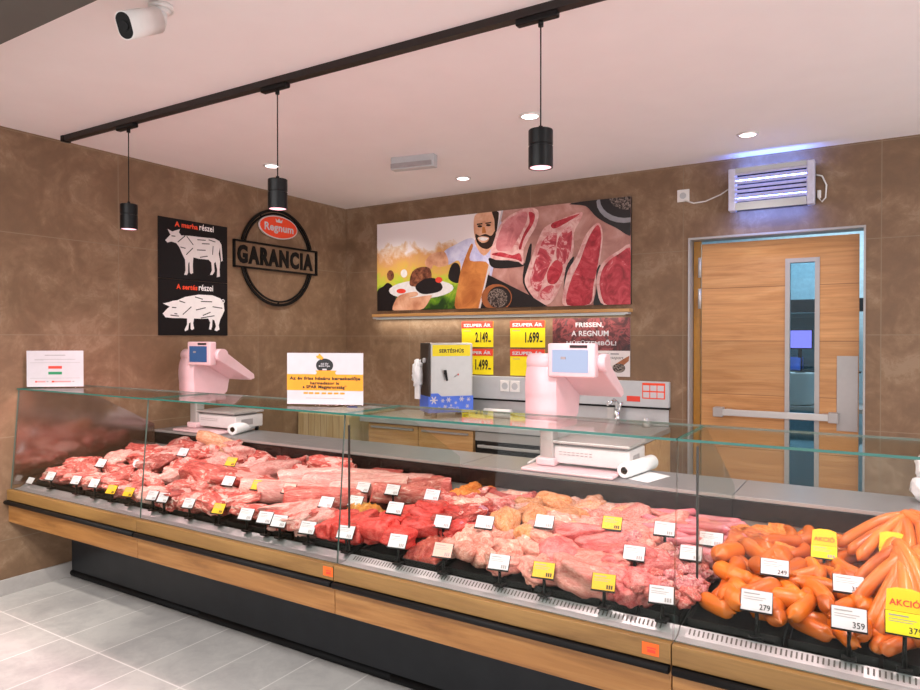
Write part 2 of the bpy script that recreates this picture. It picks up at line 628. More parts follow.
for z in (2.0, 1.78, .3):
    MB().cyl((LX0 - .012, LY - .012, z - .07), (LX0 - .012, LY - .012, z + .07), .011, 'steel', n=14).build('hinge', d)

# corridor behind the door
b = MB()
b.box((2.6, YB + 2.6, -.02), (5.4, YB + 2.7, 2.73), 'bluewall')
b.box((2.5, YB + .15, -.02), (2.6, YB + 2.7, 2.73), 'bluewall')
b.box((5.4, YB + .15, -.02), (5.5, YB + 2.7, 2.73), 'bluewall')
struct(b.build('wall_corridor'))
struct(MB().box((2.5, YB + .15, -.1), (5.5, YB + 2.7, -.001), 'bluefloor').build('floor_corridor'))
struct(MB().box((2.5, YB + .15, 2.73), (5.5, YB + 2.7, 2.8), 'bluewall').build('ceiling_corridor'))
t = thing('work_table', 'steel corridor table seen through the narrow door window', 'table', (3.75, YB + 2.0, 0))
MB().box((3.2, YB + 1.7, .86), (4.5, YB + 2.3, .9), 'steel', .004).build('table_top', t)
for x in (3.25, 4.45):
    for y in (YB + 1.75, YB + 2.25):
        MB().cyl((x, y, 0), (x, y, .86), .02, 'steel', n=12).build('leg', t)
t = thing('monitor', 'small lit monitor glowing purple behind the door window', 'monitor', (3.74, YB + 2.15, .9))
MB().box((3.60, YB + 2.0, 1.40), (3.82, YB + 2.03, 1.58), 'black', .004).build('casing', t)
MB().box((3.61, YB + 1.995, 1.41), (3.81, YB + 2.002, 1.57), 'monitor').build('screen', t)
MB().box((3.70, YB + 2.01, .9), (3.73, YB + 2.03, 1.42), 'black').build('stand', t)
tag(MB().box((2.61, YB + 2.1, 1.74), (5.39, YB + 2.25, 1.86), 'slate', .005).build('equipment_rail'), 'dark rail across the corridor wall, high behind the door glass', 'rail')
tag(MB().cyl((3.3, YB + 1.3, 2.70), (4.3, YB + 2.5, 2.70), .018, 'tube', n=12).build('tube_light'), 'white tube light on the corridor ceiling behind the door glass', 'light')
t = thing('cold_cabinet', 'dark teal equipment cabinet on the corridor wall behind the door glass', 'cabinet', (3.4, YB + 2.45, 0))
MB().box((2.7, YB + 2.3, .92), (4.02, YB + 2.6, 1.74), 'teal', .005).build('body', t)
for x in (3.03, 3.69):
    MB().box((x - .31, YB + 2.285, .95), (x + .31, YB + 2.299, 1.70), 'teal', .004).build('cabinet_door', t)
bn = MB()
bn.lathe([(.10, 0), (.13, .02), (.15, .28), (.155, .29), (.14, .29), (.12, .05)], (3.72, YB + 1.85, .9), 'white', n=24)
tag(bn.build('bucket'), 'white bucket on the corridor table behind the door window', 'bucket')
px = MB()
px.box((3.58, YB + 2.0, 1.2), (3.72, YB + 2.3, 1.32), 'bluep', .01)
px.box((3.56, YB + 1.98, 1.19), (4.2, YB + 2.3, 1.2), 'slate')
px.box((3.8, YB + 1.98, .9), (3.84, YB + 2.0, 1.19), 'slate')
px.box((3.56, YB + 1.98, .9), (3.6, YB + 2.0, 1.19), 'slate')
tag(px.build('equipment_rack'), 'dark rack with a blue box behind the door window', 'rack')

# ------------------------------------------------------------------ ceiling things
t = thing('lighting_track', 'long dark brown lighting track under the pale ceiling', 'track', (2.3, 2.335, ZC))
def ytr(x):
    return 2.275 + x * .012


MB().prism([(.11, ytr(0) - .02, ZC - .032), (.11, ytr(0) + .02, ZC - .032), (4.6, ytr(4.6) + .02, ZC - .032), (4.6, ytr(4.6) - .02, ZC - .032)], (0, 0, .0318), 'track').build('channel', t)
MB().box((.10, ytr(0) - .025, ZC - .036), (.13, ytr(0) + .026, ZC), 'black', .003).build('end_cap', t)
pend_lab = ['black cylinder pendant lamp on the track, the one nearest the poster wall',
            'black cylinder pendant lamp hanging just above the round guarantee sign',
            'black cylinder pendant lamp hanging before the meat picture panel',
            'black cylinder pendant lamp at the far door end of the track']
PX_ = [at(p_, 200, 1, ytr(q_)).x for p_, q_ in ((128.5, .6), (277.5, 1.8), (540.5, 3.2))]
for i, x in enumerate((.655, 1.868, 3.262)):
    x = PX_[i]
    yp = ytr(x)
    dz = (0, 0, .02)[i]
    t = thing('pendant_lamp', pend_lab[i], 'pendant lamp', (x, yp, ZC - .03), 'pendant lamps on the lighting track')
    ad = MB()
    ad.box((x - .10, yp - .017, ZC - .055), (x + .07, yp + .017, ZC - .03), 'black', .006)
    ad.cyl((x, yp, ZC - .075), (x, yp, ZC - .05), .01, 'black', n=12)
    ad.build('track_adaptor', t)
    MB().cyl((x, yp, 2.252 + dz), (x, yp, ZC - .06), .0028, 'black', n=8).build('cord', t)
    sh = MB()
    sh.lathe([(.044, 2.252), (.0455, 2.25), (.0455, 2.198), (.043, 2.196), (.043, 2.191), (.0455, 2.189), (.0455, 2.112), (.040, 2.112), (.040, 2.135)], (x, yp, dz), 'blackmetal', n=64, smooth=False)
    sh.cyl((x, yp, 2.252 + dz), (x, yp, 2.267 + dz), .008, 'black', n=12)
    s = sh.build('lamp_shade', t)
    MB().cyl((x, yp, 2.114 + dz), (x, yp, 2.119 + dz), .039, 'ledpink', n=28).build('diffuser', s)
dl_lab = ['round recessed downlight partly hidden behind the pendant over the guarantee sign',
          'round recessed downlight close to the back wall above the picture panel',
          'round recessed downlight just behind the pendant before the picture panel',
          'round recessed downlight over the insect killer lamp']
DL = ((.649, 3.432), (1.609, 4.471), (2.69, 3.413), (3.658, 4.412))
for i, (x, y) in enumerate(DL):
    t = thing('ceiling_downlight', dl_lab[i], 'downlight', (x, y, ZC), 'recessed ceiling downlights')
    MB().lathe([(.062, -.001), (.062, -.006), (.046, -.008), (.046, -.002)], (x, y, ZC), 'white', n=32).build('trim_ring', t)
    MB().cyl((x, y, ZC - .0055), (x, y, ZC - .0035), .045, 'led', n=28).build('diffuser', t)
t = thing('emergency_light', 'small white box fitting with a dark slot on the ceiling', 'emergency light', (1.65, 3.77, ZC))
rz = Matrix.Rotation(R(10), 3, 'Z')
g = MB()
g.box((1.49, 3.735, ZC - .085), (1.81, 3.80, ZC), 'pan', .004, rz)
bd = g.build('housing', t)
MB().box((1.50, 3.724, ZC - .075), (1.80, 3.736, ZC - .045), 'grey', .002, rz).build('slot', t)

t = thing('security_camera', 'white bullet security camera under the ceiling with a dark lens face', 'security camera', (2.06, 1.59, ZC))
cb = at(161, 6, 2, ZC)
cf = at(124.5, 25.5, 1, 1.37)
cr = at(154, 20.5, 1, 1.53)
dirc = (cf - cr).normalized()
g = MB()
g.cyl(cb, cb - Vector((0, 0, .018)), .045, 'white', n=28)
g.cyl(cb - Vector((0, 0, .018)), cb - Vector((0, 0, .03)), .04, 'white', .02, n=28)
g.build('mounting_plate', t)
g = MB()
g.tube([cb - Vector((0, 0, .02)), cb - Vector((0, 0, .06)), cr.lerp(cb, .45), cr - Vector((0, 0, .01))], [.022, .022, .022, .02], 'white', 16)
g.build('bracket', t)
side = dirc.cross(Vector((0, 0, 1))).normalized()
upv = side.cross(dirc)


def capsule(c, w, h, n=12):
    p = []
    for k in range(n + 1):
        a = math.pi * k / n
        p.append(c + side * (math.cos(a) * w) + upv * (h + math.sin(a) * w))
    for k in range(n + 1):
        a = math.pi + math.pi * k / n
        p.append(c + side * (math.cos(a) * w) + upv * (-h + math.sin(a) * w))
    return p


g = MB()
back = cr - dirc * .02
L = (cf - back).length
g.prism(capsule(back, .028, .018), dirc * L, 'white', smooth=True)
g.prism(capsule(back - dirc * .015, .022, .014), dirc * .02, 'white', smooth=True)
body = g.build('camera_body', t)
g = MB()
g.prism(capsule(cf - dirc * .004, .025, .017), dirc * .006, 'black')
g.cyl(cf + dirc * .001, cf + dirc * .006, .016, 'blackmetal', n=24)
g.build('lens_face', body)

# ------------------------------------------------------------------ back wall things
def bw(px, py, off=0.0):
    p = at(px, py, 1, YB)
    return Vector((p.x, YB - off, p.z))


def lw(px, py, off=0.0):
    p = at(px, py, 0, 0)
    return Vector((off, p.y, p.z))


X, Y, Z = Vector((1, 0, 0)), Vector((0, 1, 0)), Vector((0, 0, 1))
# big meat picture: a printed panel
t = thing('picture_panel', 'wide printed panel of a grilling man and raw steaks on the back wall', 'picture', (1.58, YB, 2.15))
PX0, PX1, PZ0, PZ1 = .395, 2.774, 1.75, 2.546
MB().box((PX0, YB - .022, PZ0), (PX1, YB, PZ1), 'darkedge', .002).build('board', t)


def garden_mat():
    k = N('garden print')
    co = k.coord()
    sp = k.n('ShaderNodeSeparateXYZ')
    k.l(co, sp.inputs[0])
    nz = k.noise(co, 9, 5, .6, .4)
    a = k.n('ShaderNodeMapRange')
    a.inputs[1].default_value, a.inputs[2].default_value = PZ0 - 2.15, PZ1 - 2.15
    k.l(sp.outputs[2], a.inputs[0])
    m = k.n('ShaderNodeMath', operation='MULTIPLY_ADD')
    k.l(nz.outputs[0], m.inputs[0])
    m.inputs[1].default_value = .55
    k.l(a.outputs[0], m.inputs[2])
    r = k.ramp([(.30, '1f3a14'), (.42, '5d8a1c'), (.56, 'b9cc3e'), (.72, 'dcae55'), (.88, 'd9a069'), (1.05 if False else .97, 'e9d3bf'), (1.0, 'f2e6e6')], m.outputs[0])
    k.l(r.outputs[0], k.b.inputs['Base Color'])
    k.b.inputs['Roughness'].default_value = .35
    return k.m


def streak(name, stops, scale, dist, rough=.35, detail=5):
    k = N(name)
    nz = k.noise(k.coord(), scale, detail, .6, dist)
    r = k.ramp(stops, nz.outputs[0])
    k.l(r.outputs[0], k.b.inputs['Base Color'])
    k.b.inputs['Roughness'].default_value = rough
    return k.m


M['garden'] = garden_mat()
M['p_board'] = streak('print: butcher board', [(.3, '9c675f'), (.5, 'b78378'), (.7, 'cc9f96')], 6, .5)
M['p_steak'] = streak('print: marbled steak', [(.30, '85202c'), (.46, 'b23a48'), (.54, 'c4515a'), (.60, 'e6b4b2'), (.68, 'c04a53')], 7, 2.2)
M['p_steak2'] = streak('print: red steak', [(.32, '86121f'), (.5, 'b82c3c'), (.64, 'cb4c55'), (.70, 'd98a8e')], 9, 1.6)
M['p_chop'] = streak('print: pink chop', [(.3, 'b05a60'), (.5, 'cf7d80'), (.7, 'dc999a')], 8, .8)
M['p_fat'] = streak('print: fat edge', [(.35, 'c9807e'), (.55, 'e2b6b0'), (.7, 'ebc8c2')], 12, 1)
M['p_dark'] = plain('print: dark ground', '1c1719', .35, var=.1, scale=40)
M['p_seed'] = streak('print: pepper grains', [(.38, '141012'), (.5, '4a3a34'), (.6, 'a3948a'), (.68, '2b2224')], 90, 0, detail=2)
M['p_skin'] = streak('print: skin', [(.32, 'c07f5f'), (.5, 'dba382'), (.7, 'e8ba9c')], 9, .3)
M['p_shirt'] = streak('print: shirt', [(.35, 'a9a5cf'), (.6, 'd5d3ea'), (.8, 'e6e4f2')], 8, .4)
M['p_apron'] = streak('print: apron', [(.35, 'a9602f'), (.6, 'cd8446'), (.8, 'dba064')], 7, .6)
M['p_hair'] = plain('print: dark hair', '2a1a12', .35, var=.1, scale=60)
M['p_plate'] = plain('print: plate', 'e3dedd', .35)
M['p_grill'] = streak('print: grilled meat', [(.35, '4c2419'), (.55, '86503a'), (.7, 'b37a52')], 22, .6)
M['p_wood'] = plain('print: wooden bowl', '9a5a34', .35, var=.06, scale=20)
M['p_bowl'] = plain('print: grey bowl rim', '8d8c92', .35)
LAY = [0]


def c3(x, y):
    return bw(370 + x / 3.4074, 195 + y / 3.4074)


pic = MB()


def smooth2(pts, k=4):
    out, n = [], len(pts)
    for i in range(n):
        p0, p1, p2, p3 = (pts[(i + j - 1) % n] for j in range(4))
        for q in range(k):
            t = q / k
            out.append(tuple(.5 * (2 * p1[c] + (p2[c] - p0[c]) * t + (2 * p0[c] - 5 * p1[c] + 4 * p2[c] - p3[c]) * t * t + (3 * p1[c] - p0[c] - 3 * p2[c] + p3[c]) * t ** 3) for c in (0, 1)))
    return out


def layer(pts, m, tr=c3, mb=None):
    LAY[0] += 1
    if 5 <= len(pts) < 24:
        pts = smooth2(pts)
    off = .0222 + LAY[0] * .00012
    ps = []
    for p in pts:
        q = tr(*p)
        q.x = min(max(q.x, PX0), PX1)
        q.z = min(max(q.z, PZ0), PZ1)
        ps.append(Vector((q.x, YB - off, q.z)))
    (mb or pic).poly(ps, m)


def ell(cx, cy, rx, ry, n=24, rot=0.0, a0=0, a1=360):
    o = []
    for k in range(n):
        a = R(a0 + (a1 - a0) * k / n)
        x, y = rx * math.cos(a), ry * math.sin(a)
        o.append((cx + x * math.cos(rot) - y * math.sin(rot), cy + x * math.sin(rot) + y * math.cos(rot)))
    return o


layer([(20, 95), (456, 45), (378, 405), (20, 405)], 'garden')
layer([(456, 45), (900, -8), (900, 400), (380, 405)], 'p_board')
layer(ell(75, 275, 12, 18), 'p_grill')
layer([(28, 398), (30, 330), (50, 312), (68, 300), (88, 325), (92, 398)], 'p_dark')
layer(ell(121, 268, 11, 14), 'p_plate')
layer([(272, 285), (282, 240), (300, 232), (312, 250), (308, 300)], 'p_dark')
# man
layer([(255, 197), (300, 168), (345, 148), (365, 160), (392, 208), (428, 165), (440, 120), (450, 110), (385, 400), (298, 395), (314, 262), (305, 224), (270, 238)], 'p_shirt')
layer([(366, 150), (425, 150), (424, 172), (392, 206), (368, 178)], 'p_skin')
layer([(362, 72), (385, 60), (420, 57), (440, 62), (438, 110), (432, 160), (405, 182), (382, 178), (364, 150), (358, 110)], 'p_skin')
layer([(420, 57), (441, 58), (443, 75), (436, 125), (430, 120), (428, 85)], 'p_hair')
layer([(364, 134), (378, 140), (398, 134), (418, 140), (432, 122), (430, 160), (408, 184), (384, 180), (368, 160)], 'p_hair')
layer([(372, 146), (390, 142), (410, 147), (404, 160), (388, 164), (376, 157)], 'p_skin')
layer([(374, 147), (392, 145), (408, 149), (396, 157), (382, 155)], 'p_plate')
layer(ell(379, 108, 8, 4), 'p_hair')
layer(ell(408, 104, 8, 4), 'p_hair')
layer([(369, 99), (388, 97), (388, 101), (369, 104)], 'p_hair')
layer([(398, 96), (418, 93), (418, 97), (398, 100)], 'p_hair')
layer([(388, 110), (396, 110), (401, 130), (386, 132)], 'p_apron')
layer([(320, 240), (347, 172), (356, 176), (346, 224), (412, 242), (380, 400), (298, 395), (306, 300)], 'p_apron')
layer([(193, 228), (210, 206), (240, 195), (262, 198), (272, 236), (240, 246), (222, 240), (214, 254), (198, 246)], 'p_skin')
layer(ell(180, 322, 110, 32, rot=-.05), 'p_plate')
layer([(140, 300), (150, 262), (180, 246), (210, 252), (214, 290), (190, 310), (150, 312)], 'p_grill')
layer([(160, 315), (185, 290), (225, 284), (252, 310), (240, 330), (185, 338)], 'p_dark')
layer(ell(240, 290, 12, 10), 'red')
layer(ell(112, 328, 16, 8), 'red')
layer([(88, 398), (92, 360), (112, 340), (160, 330), (168, 342), (140, 352), (210, 342), (212, 352), (176, 395)], 'p_skin')
layer([(453, 50), (459, 50), (383, 405), (375, 405)], 'whitep')
# steaks
layer([(410, 225), (430, 250), (520, 245), (530, 232), (500, 228), (420, 215)], 'p_dark')
layer([(452, 98), (490, 66), (545, 46), (578, 56), (572, 104), (546, 150), (528, 190), (527, 238), (500, 224), (418, 216), (430, 150)], 'p_fat')
layer([(460, 100), (495, 72), (536, 58), (540, 86), (520, 130), (500, 165), (480, 190), (440, 190), (436, 160)], 'p_chop')
layer([(546, 60), (566, 68), (560, 100), (530, 150), (520, 185), (512, 180), (530, 130), (548, 96)], 'p_steak2')
layer([(420, 205), (450, 196), (490, 206), (515, 200), (522, 228), (500, 220)], 'p_steak2')
layer([(526, 300), (540, 200), (556, 170), (548, 300), (572, 368)], 'p_dark')
layer([(588, 130), (610, 105), (680, 74), (727, 60), (722, 86), (700, 130), (696, 200), (662, 290), (640, 342), (610, 374), (573, 362), (533, 302), (543, 250), (568, 180)], 'p_fat')
layer([(600, 150), (640, 130), (632, 200), (604, 270), (580, 330), (552, 300), (560, 250), (580, 190)], 'p_steak')
layer([(650, 140), (690, 110), (688, 195), (660, 240), (640, 210)], 'p_steak')
layer([(640, 222), (662, 250), (640, 300), (612, 300), (610, 260)], 'p_steak2')
layer([(606, 312), (632, 312), (620, 356), (590, 354), (585, 335)], 'p_steak')
layer([(625, 98), (690, 74), (718, 68), (660, 104), (630, 116)], 'p_steak2')
layer([(664, 340), (672, 250), (700, 210), (690, 260), (672, 375)], 'p_dark')
layer([(775, 98), (792, 108), (797, 150), (787, 230), (772, 310), (757, 372), (668, 378), (664, 330), (679, 260), (709, 210), (738, 140)], 'p_fat')
layer([(776, 106), (788, 114), (792, 150), (782, 230), (766, 306), (752, 372), (676, 375), (686, 300), (720, 225), (748, 150)], 'p_steak2')
layer([(766, 376), (776, 320), (776, 260), (790, 240), (786, 300), (800, 376)], 'p_dark')
layer([(898, 180), (850, 192), (800, 228), (780, 270), (778, 320), (802, 378), (898, 378)], 'p_fat')
layer([(898, 192), (852, 202), (808, 236), (790, 275), (788, 320), (812, 378), (898, 378)], 'p_steak2')
layer([(690, 30), (900, -8), (900, 135), (840, 112), (780, 80), (740, 40)], 'p_dark')
layer(ell(868, 25, 92, 72), 'p_bowl')
layer(ell(872, 18, 84, 62), 'p_dark')
layer(ell(880, 10, 60, 42), 'p_seed')
layer([(382, 405), (408, 272), (545, 340), (610, 405)], 'p_dark')
layer(ell(437, 350, 52, 46), 'p_wood')
layer(ell(446, 350, 40, 38), 'p_dark')
layer(ell(440, 352, 34, 32), 'p_seed')
pic.build('print', t)

# lit shelf below the picture
t = thing('wall_shelf', 'long thin oak shelf under the picture panel with a light strip below', 'shelf', (1.57, YB, 1.7))
MB().box((.395, YB - .10, 1.692), (2.785, YB, 1.717), 'oaks', .002).build('board', t)
MB().box((.40, YB - .095, 1.675), (2.78, YB - .03, 1.691), 'steell', .002).build('light_profile', t)
MB().box((.43, YB - .085, 1.671), (2.74, YB - .04, 1.6745), 'ledstrip').build('light_strip', t)


# price signs and the meat plant poster
def price_sign(x0, x1, z0, z1, price, label):
    t = thing('price_sign', label, 'price sign', ((x0 + x1) / 2, YB, z0), 'yellow price signs under the shelf')
    MB().box((x0, YB - .006, z0), (x1, YB - .0005, z1), 'yellow', .001).build('card', t)
    h = z1 - z0
    b = MB()
    b.box((x0, YB - .0072, z1 - h * .27), (x1, YB - .006, z1), 'red')
    text(b, 'SZUPER ÁR', (x0 + .02, YB - .0072, z1 - h * .215), X, Z, (x1 - x0) - .04, h * .155, 'whitep', .001, .04)
    b.build('banner', t)
    b = MB()
    if price:
        text(b, price, (x0 + (x1 - x0) * .44, YB - .006, z0 + h * .17), X, Z, (x1 - x0) * .40, h * .42, 'ink', .001, .035)
        b.build('lettering', t)
        b = MB()
    b.box((x0 + .02, YB - .0066, z0 + h * .62), (x0 + .09, YB - .006, z0 + h * .64), 'grey')
    b.build('small_print', t)
    b = MB()
    if price:
        b.box((x1 - .045, YB - .0066, z0 + h * .2), (x1 - .02, YB - .006, z0 + h * .26), 'ink')
    b.build('unit_print', t)


price_sign(1.30, 1.605, 1.425, 1.64, '2.149', 'yellow price sign with red banner reading 2.149, upper sign beside the grinder')
price_sign(1.30, 1.605, 1.195, 1.41, '1.499', 'yellow price sign with red banner reading 1.499, partly behind the grinder')
price_sign(1.765, 2.075, 1.425, 1.64, '1.699', 'yellow price sign with red banner reading 1.699')
price_sign(1.765, 2.075, 1.195, 1.41, None, 'yellow price sign half hidden behind the scale, below the 1.699 sign')

t = thing('wall_poster', 'meat plant poster with white words over dark raw meat print', 'poster', (2.45, YB, 1.21))
MB().box((2.142, YB - .006, 1.212), (2.765, YB - .0005, 1.655), 'grey', .001).build('board', t)
b = MB()
M['p_meatdark'] = streak('print: dark steaks', [(.32, '2a1a1c'), (.46, '55282a'), (.56, '8f4446'), (.64, '4a2a2c'), (.74, '6d5a5c')], 9, 1.6)
b.box((2.142, YB - .0068, 1.405), (2.765, YB - .006, 1.655), 'p_meatdark')
b.box((2.142, YB - .0068, 1.212), (2.765, YB - .006, 1.405), 'lpaper' if 'lpaper' in M else 'cowgrey')
b.prism([(2.66, YB - .0068, 1.25), (2.755, YB - .0068, 1.33), (2.76, YB - .0068, 1.37), (2.70, YB - .0068, 1.335), (2.63, YB - .0068, 1.29)], (0, -.0006, 0), 'p_wood')
b.prism([Vector((2.68 + .05 * math.cos(k * .52), YB - .0074, 1.275 + .035 * math.sin(k * .52))) for k in range(12)], (0, -.0005, 0), 'p_seed')
b.build('print', t)
b = MB()
for s, z, x0, x1 in (('FRISSEN,', 1.578, 2.335, 2.56), ('A REGNUM', 1.515, 2.30, 2.60), ('HÚSÜZEMBŐL!', 1.445, 2.26, 2.66)):
    text(b, s, (x0, YB - .0068, z), X, Z, x1 - x0, .042, 'whitep', .001, .025)
    b.build('lettering', t)
    b = MB()
text(b, 'SPAR csoport', (2.52, YB - .0068, 1.335), X, Z, .19, .03, 'ink', .0006, 0, slant=.25)
b.build('lettering', t)
b = MB()
b.box((2.50, YB - .0074, 1.378), (2.60, YB - .0068, 1.384), 'ink')
b.box((2.615, YB - .0074, 1.378), (2.68, YB - .0068, 1.384), 'ink')
b.build('small_print', t)

# duct panel with sockets
t = thing('service_duct', 'pale grey wall duct panel with sockets and red stickers behind the sink', 'duct', (2.2, YB, 1.0))
MB().box((1.30, YB - .05, 1.0), (3.06, YB - .0005, 1.185), 'pan', .004).build('panel', t)
MB().box((1.30, YB - .045, .985), (3.06, YB - .0005, .999), 'blackmetal').build('shadow_gap', t)
for x in (1.70, 1.79):
    s = MB()
    s.box((x, YB - .058, 1.065), (x + .085, YB - .05, 1.155), 'white', .003)
    s.cyl((x + .0425, YB - .0585, 1.11), (x + .0425, YB - .056, 1.11), .028, 'pan', n=20)
    s.build('socket', t)
MB().box((2.755, YB - .052, 1.035), (2.855, YB - .05, 1.075), 'red').build('red_sticker', t)
g = MB()
g.box((2.87, YB - .0515, 1.06), (3.035, YB - .05, 1.175), 'redor')
for i in range(3):
    for j in range(2):
        g.box((2.877 + i * .052, YB - .0525, 1.068 + j * .05), (2.922 + i * .052, YB - .0515, 1.108 + j * .05), 'whitep')
g.build('grid_sticker', t)
tag(MB().box((1.22, YB - .012, .861), (3.05, YB - .0005, .984), 'steell', .002).build('splashback'), 'low stainless splashback sheet under the wall duct panel', 'splashback')
tag(MB().box((2.61, YB - .07, .861), (2.665, YB - .0135, .984), 'steel', .004).build('pipe_cover'), 'square steel pipe cover left of the sink tap', 'pipe')

# back cabinets and worktop
def cabinet(x0, x1, label, doors):
    t = thing('back_cabinet', label, 'cabinet', ((x0 + x1) / 2, 4.6, 0), 'wooden cabinets along the back wall')
    MB().box((x0, 4.36, .08), (x1, YB - .0005, .815), 'oakd', .002).build('body', t)
    MB().box((x0, 4.40, 0), (x1, YB - .01, .08), 'slate').build('plinth', t)
    n = len(doors)
    for a, c in doors:
        o = MB().box((a + .003, 4.338, .09), (c - .003, 4.36, .81), 'oakd', .003).build('cabinet_door', t)
        MB().box((a + .04, 4.318, .775), (c - .04, 4.3375, .79), 'alu', .003).build('handle', o)
    return t


cabinet(.78, 1.78, 'honey wood back cabinet under the meat grinder', [(.78, 1.28), (1.28, 1.78)])
cabinet(2.40, 3.06, 'honey wood back cabinet under the sink', [(2.40, 2.73), (2.73, 3.06)])
t = thing('oven', 'dark built-in oven between the two wooden back cabinets', 'oven', (2.09, 4.6, .08))
MB().box((1.79, 4.35, 0), (2.39, YB - .0005, .815), 'slate', .003).build('body', t)
MB().box((1.80, 4.33, .14), (2.38, 4.35, .74), 'black', .006).build('door', t)
MB().box((1.80, 4.33, .745), (2.38, 4.35, .81), 'steel', .003).build('control_panel', t)
g = MB()
g.box((1.84, 4.288, .70), (2.34, 4.302, .722), 'steel', .005)
for x in (1.86, 2.30):
    g.box((x, 4.30, .703), (x + .02, 4.331, .719), 'steel')
g.build('handle', t)
t = thing('worktop', 'pale steel back worktop holding the grinder and sink', 'worktop', (1.9, 4.6, .82))
MB().box((.72, 4.30, .82), (3.065, YB - .013, .86), 'steell', .004).build('top', t)
g = MB()
g.box((2.35, 4.42, .852), (3.0, 4.80, .8625), 'steel', .004)
g.build('sink_rim', t)
t = thing('sink_tap', 'chrome mixer tap standing at the sink', 'tap', (2.70, 4.86, .861))
g = MB()
g.cyl((2.70, 4.86, .8605), (2.70, 4.86, .96), .022, 'chrome', n=18)
g.tube([(2.70, 4.86, .95), (2.70, 4.85, 1.03), (2.69, 4.82, 1.05), (2.67, 4.74, 1.02)], [.014, .014, .013, .011], 'chrome', 14)
g.build('spout', t)
MB().tube([(2.70, 4.86, .955), (2.705, 4.875, .985), (2.73, 4.885, 1.03)], [.022, .018, .007], 'chrome', 14).build('lever', t)
g = MB()
g.lathe([(.028, .8605), (.03, .87), (.03, .905), (.015, .91), (.015, .925)], (2.92, 4.84, 0), 'steel', n=20)
tag(g.build('soap_pump'), 'small steel pot at the far end of the sink', 'pot')

# butcher block at the end of the worktop
t = thing('butcher_block', 'pale upright wood block cabinet at the corner behind the award sign', 'butcher block', (.36, 4.6, 0))
MB().box((.09, 4.30, .0), (.60, YB - .02, .855), 'oakz', .004).build('block', t)
MB().box((.005, 4.32, 0), (.07, YB - .02, .85), 'oakz', .004).build('side_board', t)
MB().box((.07, 4.40, 0), (.09, YB - .02, .84), 'black').build('gap_shade', t)  # black box put in for the shade of the open gap
t = thing('note_papers', 'small stack of cream papers lying on the wood block', 'papers', (.38, 4.8, .856))
g = MB()
g.box((.22, 4.72, .8555), (.48, 4.90, .87), 'paperY', .001, Matrix.Rotation(.2, 3, 'Z'))
g.box((.36, 4.70, .870), (.56, 4.86, .882), 'whitep', .001, Matrix.Rotation(-.1, 3, 'Z'))
g.build('sheets', t)
MB().cyl((.24, 4.70, .877), (.34, 4.72, .877), .008, 'bluep', n=10).build('pen', t)

# meat grinder
GO = Vector((1.31, 4.68, .861))
t = thing('meat_grinder', 'steel box meat grinder with a yellow label and blue snowflake band', 'meat grinder', GO)
t.rotation_euler = (0, 0, R(52))


def loc_build(mb, name, parent):
    """builder points already in the parent's own space"""
    o = bpy.data.objects.new(name, mb.mesh(name))
    COL.objects.link(o)
    o.parent = parent
    return o


g = MB()
g.box((-.17, -.14, .04), (.19, .10, .60), 'steel', .012)
bd = loc_build(g, 'housing', t)
loc_build(MB().box((-.185, -.135, .04), (-.17, .095, .60), 'darkcover', .004), 'side_cover', t)
for x in (-.13, .14):
    for y in (-.1, .07):
        loc_build(MB().cyl((x, y, 0), (x, y, .045), .025, 'rubber', n=16), 'foot', t)
g = MB()
g.box((-.155, -.1425, .495), (.165, -.1405, .585), 'yellow')
lb = loc_build(g, 'label', t)
g = MB()
text(g, 'SERTÉSHÚS', (-.10, -.1425, .522), X, Z, .21, .036, 'ink', .001, .03)
loc_build(g, 'lettering', lb)
g = MB()
g.box((-.1885, -.1432, .045), (.1905, -.1408, .175), 'bluep')
g.prism([(-.17, -.1432, .175), (-.17, -.1432, .20), (-.11, -.1432, .20), (-.08, -.1432, .175)], (0, .0024, 0), 'bluep')
g.box((-.1885, -.1408, .045), (-.1855, .095, .175), 'bluep')
bb = loc_build(g, 'snow_band', t)
g = MB()
r2 = random.Random(3)
fl_ = []
for i, (x, z, s) in enumerate([(-.145, .145, .036), (-.07, .14, .018), (-.02, .145, .024), (.04, .12, .014), (.09, .15, .024), (.15, .145, .018), (-.05, .09, .02), (-.1, .08, .016), (.14, .09, .018), (.0, .10, .012), (-.15, .08, .014)]):
    g = MB()
    for k in range(3):
        a = math.pi * k / 3
        dx, dz = math.cos(a) * s * .9, math.sin(a) * s * .9
        px_, pz_ = -math.sin(a) * s * .13, math.cos(a) * s * .13
        g.poly([(x - dx - px_, -.1439, z - dz - pz_), (x + dx - px_, -.1439, z + dz - pz_), (x + dx + px_, -.1439, z + dz + pz_), (x - dx + px_, -.1439, z - dz + pz_)], 'whitep')
    loc_build(g, 'snowflake', bb)
g = MB()
text(g, 'POLO', (-.02, -.1432, .062), X, Z, .085, .026, 'whitep', .0008, .012)
loc_build(g, 'lettering', bb)
g = MB()
g.tube([(-.05, -.141, .36), (-.05, -.16, .36)], .012, 'black', 14)
g.tube([(-.056, -.16, .385), (-.04, -.165, .30)], [.012, .008], 'black', 12)
loc_build(g, 'knob', t)
g = MB()
g.tube([(.03, -.142, .33), (.055, -.15, .345)], [.003, .003], 'grey', 8)
g.ball((.058, -.151, .347), (.006, .006, .008), 'red', 2)
loc_build(g, 'red_switch', t)
g = MB()
g.cyl((-.205, -.05, .46), (-.185, -.05, .46), .02, 'pan', n=16)
loc_build(g, 'side_knob', t)
g = MB()


def crumple(d, f=3.0, a=.28, s=0.0):
    return d * (1 + a * noise.noise(Vector((d.x * f + s, d.y * f, d.z * f))) + a * .5 * noise.noise(d * f * 2.3))


